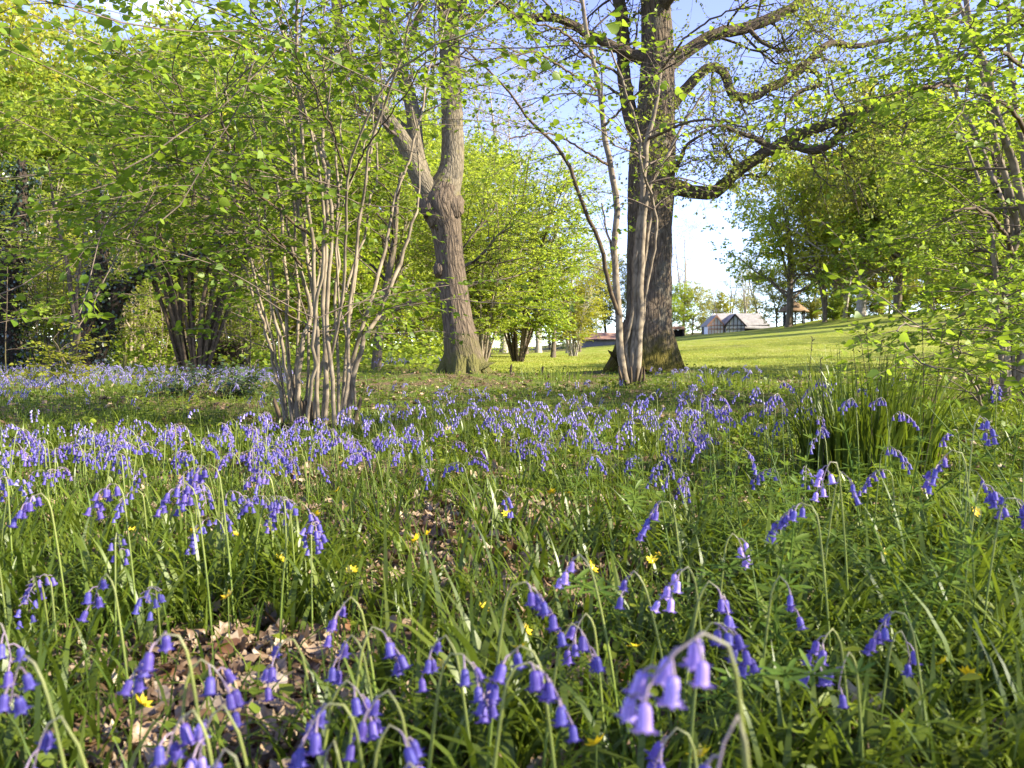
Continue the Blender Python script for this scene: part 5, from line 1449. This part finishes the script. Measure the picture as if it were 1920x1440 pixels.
HEROES = [
    (1285, 1192, .42, 'l', 7, 'nearest bluebell, its thick pinkish arched stem hung with large out-of-focus bells at lower right', True, 1.0, .10, .035, 1.0, 0),
    (1372, 1345, .41, 'l', 2, 'two large drooping bells below the nearest arched bluebell', False, 1.0, .03, .02, 1.2, 0),
    (38, 1222, .62, 'l', 3, 'bluebell with two big pale bells at the left edge of the foreground', False, 1.0, .05, .06, 1.2, 0),
    (303, 1184, .66, 'l', 5, 'bright cluster of violet bells on a pale arching stem at lower left', False, 1.0, .06, .03, 1.1, 0),
    (392, 1235, .70, 'r', 5, 'dark shaded bluebell right of the bright cluster at lower left', False, 1.0, .06, .02, 1.2, 0),
    (100, 1340, .60, 'l', 3, 'bluebell with a single broad bell cluster near the bottom left corner', False, 1.0, .035, .05, 1.2, 0),
    (345, 1330, .60, 'l', 4, 'bluebell with splayed bells low at the left, below the bright cluster', False, 1.0, .05, .03, 1.2, 1),
    (412, 1322, .62, 'l', 3, 'pale drooping bluebell beside the splayed one at lower left', True, 1.0, .03, .04, 1.2, 0),
    (615, 1315, .62, 'l', 6, 'dense dark violet bluebell at bottom centre-left', False, 1.0, .06, .03, 1.3, 0),
    (615, 1385, .60, 'l', 1, 'single hanging bell under the dense dark bluebell', False, 1.0, .03, .02, 1.2, 0),
    (660, 1275, .72, 'r', 4, 'bluebell in deep shade between two bottom-centre clusters', False, 1.0, .05, .03, 1.1, 0),
    (712, 1295, .66, 'l', 4, 'bluebell nodding left with four bells at bottom centre', False, 1.0, .05, .03, 1.1, 0),
    (738, 1358, .62, 'r', 4, 'square bunch of violet bells at the bottom edge near the centre', False, 1.0, .04, .02, 1.1, 0),
    (748, 1424, .50, 'l', 3, 'pale bluebell cut off by the bottom edge of the picture', True, 1.0, .06, .02, 1.0, 0),
    (712, 1172, .80, 'r', 4, 'bluebell hanging over the leaf litter in the lower middle', False, 1.0, .05, .03, 1.1, 0),
    (655, 1190, .86, 'l', 3, 'small dark bluebell over the leaf litter left of the middle', False, 1.0, .04, .03, 1.1, 0),
    (650, 1120, .95, 'l', 4, 'dark little bunch of bells above the leaf litter', False, 1.0, .05, .03, 1.1, 0),
    (868, 1222, .72, 'r', 6, 'deep violet bluebell left of the strap-leaved tuft', False, 1.0, .06, .03, 1.3, 0),
    (820, 1190, .80, 'l', 4, 'shaded bluebell nodding left above the strap-leaved tuft', False, 1.0, .06, .03, 1.1, 0),
    (965, 1208, .70, 'l', 6, 'deep violet bluebell above the strap-leaved tuft', False, 1.0, .07, .03, 1.3, 0),
    (1000, 1238, .66, 'r', 7, 'large dark bunch of hanging bells right of the strap-leaved tuft', False, 1.0, .07, .03, 1.3, 0),
    (985, 1088, .82, 'r', 7, 'dense indigo bluebell standing tall in the lower middle', False, 1.0, .06, .03, 1.4, 0),
    (1072, 1038, 1.00, 'l', 3, 'bluebell with a long pinkish arching stem and two end bells', True, 1.0, .07, .05, .9, 0),
    (1098, 1150, .92, 'l', 3, 'lone pale bell on a stem beside the long arching one', False, 1.0, .03, .02, 1.1, 0),
    (1083, 1168, .84, 'r', 4, 'shaded bunch of bells between the indigo bluebell and the nearest one', False, 1.0, .05, .03, 1.1, 0),
    (1180, 1068, 1.05, 'l', 2, 'thin-stemmed bluebell with one narrow bell above the yellow flowers', False, 1.0, .05, .05, .9, 0),
    (1275, 1064, .98, 'l', 5, 'bluebell with a slim hooked stem right of the yellow flowers', True, 1.0, .07, .03, 1.1, 0),
    (1262, 1362, .62, 'l', 4, 'dark bluebell left below the nearest arched bluebell', False, 1.0, .05, .02, 1.2, 0),
    (1338, 1165, .78, 'r', 8, 'compact dark bluebell just above the nearest arched one', False, 1.0, .045, .02, 1.3, 0),
    (1338, 1090, .92, 'r', 4, 'bluebell with slender twisted bells beside the goosegrass', False, 1.0, .045, .03, 1.2, 0),
    (1465, 1080, .98, 'r', 3, 'bluebell with two light bells in front of a brown leaf at the right', False, 1.0, .03, .02, 1.2, 0),
    (1500, 942, 1.15, 'l', 9, 'full round bluebell head on a pale arched stem at the right', False, 1.0, .075, .03, 1.4, 0),
    (1552, 862, 1.30, 'l', 5, 'pale lilac bluebell high on a long bowed stem at the right', True, 1.0, .075, .04, 1.4, 0),
    (1592, 885, 1.34, 'r', 3, 'bluebell with two dark bells next to the pale lilac one', False, 1.0, .06, .03, 1.1, 0),
    (1555, 1180, .90, 'l', 5, 'violet bluebell low among green leaves at lower right', False, 1.0, .05, .03, 1.3, 0),
    (1668, 1142, .92, 'l', 5, 'bluebell with a purple curved stem crossing goosegrass at the right', False, 1.0, .07, .03, 1.2, 0),
    (1590, 1222, .84, 'l', 2, 'short bluebell with one bell on a brownish stalk at lower right', False, 1.0, .03, .02, 1.1, 0),
    (1375, 1000, 1.22, 'r', 4, 'pinkish bluebell with two bells right of a pale fallen leaf', True, 1.0, .035, .02, 1.2, 0),
    (1242, 938, 1.36, 'l', 7, 'bluebell with two groups of bells in the middle right', False, 1.0, .06, .03, 1.4, 0),
    (1780, 842, 1.40, 'l', 8, 'long curved violet bluebell on the right bank', False, 1.0, .08, .03, 1.8, 0),
    (1850, 905, 1.30, 'r', 6, 'bluebell bunch low on the right bank', False, 1.0, .05, .03, 1.3, 0),
    (1840, 780, 1.50, 'r', 6, 'tall bluebell on the right bank under the hazel', False, 1.0, .05, .03, 1.3, 0),
    (1905, 930, 1.20, 'r', 5, 'bluebell at the right edge of the picture', False, 1.0, .06, .03, 1.2, 0),
    (1690, 1180, .95, 'r', 2, 'bluebell with a single bell by a pale dead leaf at the right', False, 1.0, .03, .02, 1.1, 0),
    (190, 1075, 1.05, 'l', 4, 'dark drooping bluebell over arching leaves at the left', False, 1.0, .06, .03, 1.2, 0),
    (535, 1195, .85, 'l', 4, 'bluebell bunch low over dead leaves left of the middle', False, 1.0, .045, .03, 1.2, 0),
    (0, 1160, .80, 'r', 3, 'bluebell half cut by the left edge above the big pale bells', False, 1.0, .04, .03, 1.2, 0),
    (560, 940, 1.35, 'r', 7, 'long hanging bluebell behind the arching leaves left of the middle', False, 1.0, .04, .03, 1.8, 0),
    (395, 870, 1.45, 'l', 10, 'full tall bluebell at the front of the left drift', False, 1.0, .05, .03, 1.9, 0),
    (340, 905, 1.35, 'l', 8, 'bluebell arching left at the front edge of the left drift', False, 1.0, .07, .03, 1.2, 0),
    (210, 905, 1.38, 'l', 9, 'dense bluebell left of the arching one in the left drift', False, 1.0, .07, .03, 1.4, 0),
    (60, 925, 1.30, 'l', 7, 'dark bowed bluebell near the left edge', False, 1.0, .08, .03, 1.2, 0),
    (420, 1400, .55, 'l', 2, 'blurred short bluebell at the bottom edge, lower left', False, 1.0, .03, .02, 1.0, 1),
]
for h_ in HEROES: hero(*h_)

# variants for the rest
NVAR = 14
VAR_STEM, VAR_HEAD, VAR_SHAPE = [], [], []
for k_ in range(NVAR):
    rg = np.random.default_rng(900 + k_)
    st, bl = bluebell_shape(rg, 1.0 * .30, int(rg.integers(5, 11)), 0.0, rg.uniform(.01, .05), rg.uniform(.025, .05), rg.uniform(.6, 1.9))
    VAR_SHAPE.append((st, bl))
    VAR_STEM.append(stem_geo(st, bl).mesh('stem', M['bluebell_stem'], rest=True))
    g = Geo()
    for p, q, tl, sc in bl:
        Rm = np.array(rot_to(tl, rg.uniform(0, 6)))
        g.add((BLV * [.0092, .0092, .0142] * sc) @ Rm.T + q, q=BLQ)
    VAR_HEAD.append(g.mesh('flower_head', M['bell']))

ZONES = [
    # zone, n, px range, d range, H range
    ('left', 46, (-60, 560), (1.5, 2.5), (.18, .27)),
    ('left', 140, (-60, 600), (2.3, 3.7), (.16, .28)),
    ('left', 70, (480, 780), (2.4, 3.7), (.13, .22)),
    ('left', 170, (-60, 620), (2.6, 4.1), (.12, .22)),
    ('far', 1700, (-80, 560), (6.2, 14.5), (.14, .24)),
    ('centre', 160, (600, 1360), (2.6, 4.4), (.15, .26)),
    ('centre', 150, (680, 1330), (4.2, 7.4), (.14, .23)),
    ('centre', 230, (620, 1340), (2.9, 5.0), (.11, .20)),
    ('centre', 12, (860, 1330), (1.7, 2.6), (.16, .24)),
    ('right', 60, (1230, 1620), (1.9, 3.6), (.24, .38)),
    ('right', 60, (1250, 1700), (3.4, 7.0), (.20, .32)),
    ('bank', 34, (1640, 2000), (1.3, 2.8), (.28, .42)),
    ('left', 14, (-60, 620), (1.2, 1.6), (.16, .25)),
    ('far', 160, (640, 840), (14, 22), (.22, .32)),
    ('far', 60, (1230, 1420), (7, 12), (.20, .28)),
]
LAB = {
    'left': 'violet bluebell crowded with others in the sunlit drift on the left',
    'centre': 'small bluebell in the purple band across the middle, before the two big trunks',
    'right': 'bluebell in the loose tall group left of the grass tussock',
    'bank': 'bluebell among goosegrass on the right bank under the hazel',
    'far': 'distant bluebell at the back of the wood',
}
GRP = {'left': 'bluebells of the left drift', 'centre': 'bluebells of the middle band', 'right': 'bluebells left of the grass tussock', 'bank': 'bluebells on the right bank', 'far': 'distant bluebells'}
def more_bluebells():
    rg = np.random.default_rng(77)
    X, Y, H, Z = [], [], [], []
    for z, n, pr, dr, hr in ZONES:
        d = np.sqrt(rg.uniform(dr[0] ** 2, dr[1] ** 2, n)); px = rg.uniform(*pr, n)
        x = (px - 960) / F * d
        # patchy drifts
        w = waves(x, d, .9 if dr[0] < 6 else 3.0, 13) + .4 * waves(x, d, .35, 3)
        k = w > rg.uniform(-.9, .9, n)
        k &= ~is_lawn(x, d)
        for hx, hy, hr_ in [(-1.37, 5.45, .45), (1.4, 8.9, .3), (-.83, 13, .9), (2.5, 14.5, 1.0)]:
            k &= np.hypot(x - hx, d - hy) > hr_
        X += list(x[k]); Y += list(d[k]); H += list(rg.uniform(hr[0], hr[1], k.sum())); Z += [z] * int(k.sum())
    X, Y, H = map(np.array, (X, Y, H))
    vis = np.abs((X / Y) * F) < 965
    order = np.argsort(np.where(vis, Y, Y + 100))
    nind = 300 - len(HEROES)
    G = ground(X, Y)
    az = np.where(rg.random(len(X)) < .6, np.pi, 0) + rg.normal(0, .9, len(X))
    for i in order[:nind]:
        v = int(rg.integers(NVAR)); s = H[i] / .30
        root = thing('bluebell', (X[i], Y[i], G[i]), LAB[Z[i]], 'bluebell', GRP[Z[i]], float(az[i]), (1, 1, float(s)))
        a = put('stem', VAR_STEM[v], root); b = put('flower_head', VAR_HEAD[v], root)
        b.scale = (1, 1, 1 / float(s)); b.location = (0, 0, (float(s) * .30 - .30) / float(s))
    gs, gh = Geo(), Geo()
    for i in order[nind:]:
        st, bl = VAR_SHAPE[int(rg.integers(NVAR))]
        c, s = math.cos(az[i]), math.sin(az[i]); Rz = np.array([[c, -s, 0], [s, c, 0], [0, 0, 1]])
        o = np.array([X[i], Y[i], G[i]]); dz = np.array([0, 0, H[i] - .30])
        far = Y[i] > 4.5
        P = st[::5 if far else 3, :3] * [1, 1, H[i] / .30]
        tubes(gs, P @ Rz.T + o, np.maximum(st[::5 if far else 3, 3], .0015 if not far else .002), 3)
        for p, q, tl, sc in bl:
            Rm = Rz @ np.array(rot_to(tl, rg.uniform(0, 6)))
            if Y[i] < 3.6: gh.add((BLV * [.0092, .0092, .0142] * sc) @ Rm.T + (q @ Rz.T + o + dz), q=BLQ)
            else: gh.add((MV * [.0094, .0094, .0138] * sc) @ Rm.T + (q @ Rz.T + o + dz), q=MQ)
    o = put('bluebell_drift', gh.mesh('bluebell_drift', M['bell_mass']))
    tag(o, 'hazy carpet of far violet bluebell heads beyond the nearer flowers', 'bluebells', kind='stuff')
    o = put('bluebell_stems', gs.mesh('bluebell_stems', M['flower_stem']))
    tag(o, 'thin green stalks under the carpet of far bluebells', 'stalks', kind='stuff')
more_bluebells()

# ---- yellow celandines
def celandines():
    rg = np.random.default_rng(88)
    gp = Geo(); n = 9
    for i in range(n):
        a = 2 * math.pi * i / n + .1 * rg.standard_normal(); c, s = math.cos(a), math.sin(a)
        L, w, up = .0135 * rg.uniform(.85, 1.1), .0032, rg.uniform(.15, .6)
        r = np.array([[0, 0, 0], [c * L * .5 - s * w, s * L * .5 + c * w, up * L * .4], [c * L, s * L, up * L], [c * L * .5 + s * w, s * L * .5 - c * w, up * L * .4]])
        gp.add(r, q=[[0, 3, 2, 1]])
    gc_ = Geo(); u = np.arange(8) * np.pi / 4
    gc_.add(np.vstack([np.c_[.0032 * np.cos(u), .0032 * np.sin(u), np.full(8, .001)], [[0, 0, .004]]]), t=[[i, (i + 1) % 8, 8] for i in range(8)])
    gp.merge(gc_)
    me_f = gp.mesh('flower', M['celandine'])
    st = smooth_path(np.array([[0, 0, -.01, .0012], [.005, .003, .05, .0011], [0, 0, .1, .0010]]), 8)
    me_s = tubes(Geo(), st[:, :3], st[:, 3], 5).mesh('stem', M['flower_stem'])
    pix = [(1197, 1222), (1055, 1200), (985, 1190), (655, 1075), (520, 1053), (437, 1040), (505, 995), (420, 1125), (240, 998), (85, 1015), (358, 1000), (440, 1003), (1660, 1035), (1657, 1000), (1837, 962), (1832, 1277), (1780, 1255), (1240, 1045), (1225, 1056), (1112, 1070), (1068, 927), (1405, 988), (1122, 1412), (1322, 1434), (830, 1258), (905, 1148), (630, 922), (588, 966), (800, 1005), (778, 1016), (950, 965), (1465, 925), (1478, 1052), (975, 1225), (252, 1335), (1035, 925), (1770, 990), (640, 868)]
    for i, (px, py) in enumerate(pix):
        d = 1.0; hgt = rg.uniform(.08, .13)
        for _ in range(8):
            x = (px - 960) / F * d
            d = max(.6, (CAMH - float(ground(x, d)) - hgt) * F / (py - 650))
        x = (px - 960) / F * d
        near = 'lower' if py > 1180 else ('middle' if py > 1000 else 'upper')
        sd = 'left' if px < 640 else ('centre' if px < 1280 else 'right')
        root = thing('celandine', (x, d, float(ground(x, d))), 'small star-shaped yellow flower among leaves in the %s %s of the foreground' % (near, sd), 'flower', 'yellow flowers in the %s %s of the foreground' % (near, sd), rg.uniform(0, 6), (1, 1, hgt / .1))
        put('stem', me_s, root)
        o = put('flower', me_f, root); o.location = (0, 0, .1); o.scale = (1, 1, .1 / hgt)
        o.rotation_euler = (rg.uniform(.3, .9), rg.uniform(-.5, .5), 0); o.scale = [c_ * rg.uniform(.9, 1.2) for c_ in (1, 1, 1)]
celandines()

# ---- single dead leaves that can be told apart
def dead_leaves():
    L = [(1222, 1004, .10, 'pale', 'pale lobed dead leaf standing up in the grass at the middle right'), (1795, 1188, .13, 'pale', 'large pale curled dead leaf on the right'), (1895, 1190, .12, 'brown', 'rumpled brown dead leaf at the right edge'), (1620, 1385, .11, 'brown', 'folded dark brown dead leaf in the bottom right'),
         (1690, 1400, .12, 'pale', 'broad pale dead leaf at the bottom right'), (1488, 1140, .10, 'pale', 'small pale dead leaf behind the two light bells'), (1590, 1290, .10, 'pale', 'flat pale dead leaf among herbs at lower right'), (372, 1240, .10, 'brown', 'upright curled brown leaf right of the bright bluebell cluster'),
         (270, 1300, .11, 'pale', 'pale dead leaf in the litter patch at lower left'), (330, 1285, .10, 'brown', 'brown dead leaf in the litter patch at lower left'), (440, 1290, .11, 'pale', 'sunlit tan leaf at the right of the left litter patch'), (20, 1045, .10, 'brown', 'russet leaf at the left edge'), (625, 1195, .09, 'brown', 'brown leaf under the small dark bluebells'), (540, 1235, .10, 'pale', 'pale leaf in the sunlit litter left of the middle'), (1010, 1330, .13, 'pale', 'large tan leaf behind the strap-leaved tuft'), (280, 1025, .10, 'pale', 'pale leaf lying behind the arching leaves on the left'), (890, 1020, .10, 'pale', 'pale leaf on the bare patch in the centre'), (940, 1045, .09, 'brown', 'brown leaf on the bare patch in the centre')]
    rg = np.random.default_rng(5)
    global RG
    RG = rg
    for px, py, s, k, lab in L:
        d = 1.0
        for _ in range(8):
            x = (px - 960) / F * d
            d = max(.6, (CAMH - float(ground(x, d)) - .03) * F / (py - 650))
        a = rg.uniform(0, 6.28)
        g = Geo(); oak_leaf(g, np.zeros((1, 3)), nrm(np.array([[math.cos(a), math.sin(a), rg.uniform(.1, .6)]])), s * .68, .8, (.9, 1.1), .6)
        o = put('dead_leaf', g.mesh('dead_leaf', M['litter_' + k]), None, (x, d, float(ground(x, d)) + .02))
        tag(o, lab, 'dead leaf', 'single dead leaves in the foreground')
dead_leaves()

# ---- goosegrass (cleavers): upright stems with whorls of narrow leaves
def cleavers():
    vs = []
    for k in range(4):
        rg = np.random.default_rng(300 + k)
        H = .36
        st = smooth_path(np.array([[0, 0, -.02, .0017], [.03 * rg.standard_normal(), .03 * rg.standard_normal(), H * .5, .0016], [.08 * rg.standard_normal(), .05 * rg.standard_normal(), H, .0012]]), 20)
        gs = tubes(Geo(), st[:, :3], st[:, 3], 4)
        wh = []
        for j, t in enumerate(np.linspace(.18, 1, 8)):
            i = min(19, int(t * 19)); n = 7; gl = Geo()
            a = np.arange(n) * 2 * np.pi / n + rg.uniform(0, 1)
            up = .15 + 1.1 * max(0, t - .8) * 5 * .6 + .2 * rg.standard_normal(n)
            ax = nrm(np.stack([np.cos(a), np.sin(a), up], 1))
            leaf_geo(gl, rg, np.repeat(st[i:i + 1, :3], n, 0), ax, (.046 - .012 * t) * (1 if t < .95 else .7), 'narrow', .2, .1, (.8, 1.1))
            wh.append(gl.mesh('leaf_whorl', M['cleaver_leaf']))
        vs.append((gs.mesh('stem', M['cleaver_leaf']), wh))
    rg = np.random.default_rng(310)
    pl = [(1872, 640 + 20, 1.7, .44), (1700, 745, 1.6, .40), (1345, 1075, .95, .24), (1478, 880, 1.6, .30), (1630, 690, 1.9, .42), (1905, 735, 1.5, .42), (1790, 1005, 1.1, .26), (1450, 1010, 1.2, .22)]
    for i in range(44):
        d = rg.uniform(1.0, 2.6); px = rg.uniform(1380, 1960) if rg.random() < .8 else rg.uniform(1000, 1500)
        pl.append((px, 0, d, rg.uniform(.16, .34) + .06 * (px > 1650)))
    lab = {0: ('bright goosegrass plant with starry leaf whorls on the right bank', 'goosegrass on the right bank'), 1: ('goosegrass plant with starry leaf whorls among grass at the middle right', 'goosegrass at the middle right'), 2: ('low goosegrass sprig in the centre of the flower floor', 'goosegrass in the centre')}
    for i, (px, py, d, h) in enumerate(pl):
        z = 0 if px > 1640 else (1 if px > 1300 else 2)
        root = thing('goosegrass', foot(px, d), lab[z][0], 'goosegrass', lab[z][1], rg.uniform(0, 6.28), (1, 1, h / .36))
        root.rotation_euler = (rg.uniform(-.2, .2), rg.uniform(-.2, .2), rg.uniform(0, 6.28))
        a, b = vs[i % 4]
        put('stem', a, root)
        for w_ in b: put('leaf_whorl', w_, root)
cleavers()

# ---- the tall grass tussock on the right
def tussock(px, d, n, h, label, name='grass_tussock', seed=1, rad=.22, mat='strap_leaf'):
    rg = np.random.default_rng(seed)
    b = foot(px, d)
    root = thing(name, b, label, 'grass tussock')
    a = rg.uniform(0, 2 * np.pi, n); r = rad * np.sqrt(rg.random(n))
    base = np.stack([r * np.cos(a) * 1.2, r * np.sin(a), np.full(n, -.02)], 1)
    g = blades(Geo(), rg, base, rg.uniform(.5, 1.0, n) * h, rg.uniform(.008, .014, n), a + .5 * rg.standard_normal(n), rg.uniform(.1, 1.1, n) * (.4 + r / rad * .7), 6, .4)
    o = put('blades', g.mesh('blades', M[mat])); o.parent = root
    if n > 300:
        g = Geo(); gs = Geo()
        for k in range(9):
            p = np.array([rg.uniform(-.3, .25), rg.uniform(-.2, .2), 0]); t = p + [rg.uniform(-.08, .08), 0, h * rg.uniform(.8, 1.08)]
            s = smooth_path(np.array([np.r_[p, .0018], np.r_[(p + t) / 2 + [.01, 0, 0], .0015], np.r_[t, .001]]), 10)
            tubes(g, s[:, :3], s[:, 3], 4)
            for j in range(5):
                q = t - [0, 0, .012 * j]
                tubes(g, np.array([q, q + [rg.uniform(-.01, .01), 0, .008]]), np.array([.002, .0012]), 4)
        o = put('seed_stalks', g.mesh('seed_stalks', M['dark_bark'], rest=True)); o.parent = root
tussock(1632, 2.9, 460, .58, 'tall dark green grass tussock standing above the flowers on the right', seed=4, rad=.20)
tussock(1040, 12.0, 160, .30, 'low clump of green grass on the shaded verge between the big trunks', seed=6, rad=.5, mat='grass')
tussock(1360, 9.5, 160, .34, 'small rough clump of grass right of the oak roots', seed=7, rad=.5, mat='grass')

# ---- fallen twigs on the litter
def fallen_twigs():
    rg = np.random.default_rng(45)
    spots = [(840, 1130, .16, 'dark fallen twig across the litter left of the indigo bluebell'), (560, 1270, .20, 'bent fallen twig on the sunlit litter at the lower left'), (250, 1270, .17, 'thin fallen twig among the dead leaves at the far lower left'), (1010, 1005, .18, 'short forked twig on the bare patch in the centre'), (800, 985, .15, 'small fallen twig at the top of the bare patch'), (1480, 1330, .20, 'fallen twig half hidden in herbs at the lower right'), (1720, 1300, .22, 'long pale fallen twig in the right foreground')]
    for px, py, L, lab in spots:
        d = 1.0
        for _ in range(8):
            x = (px - 960) / F * d
            d = max(.6, (CAMH - float(ground(x, d)) - .02) * F / (py - 650))
        a = rg.uniform(-.5, .5)
        pts = [np.array([(t - .5) * L * math.cos(a), (t - .5) * L * math.sin(a), .012 + .012 * rg.random(), .0035 * (1 - .7 * t)]) + np.r_[.006 * rg.standard_normal(2), 0, 0] for t in np.linspace(0, 1, 6)]
        s = smooth_path(np.array(pts), 16)
        g = tubes(Geo(), s[:, :3], s[:, 3], 6, rg, .06)
        e = s[9, :3]; k = np.array([e, e + [.03 * math.cos(a + .7), .03 * math.sin(a + .7), .012], e + [.06 * math.cos(a + .8), .06 * math.sin(a + .8), .02]])
        tubes(g, k, np.array([.002, .0015, .0007]), 5)
        o = put('fallen_twig', g.mesh('fallen_twig', M['hazel_dark_bark' if 'pale' not in lab else 'pale_bark'], rest=True), None, (x, d, float(ground(x, d)) + .004))
        tag(o, lab, 'twig', 'fallen twigs in the foreground')
fallen_twigs()
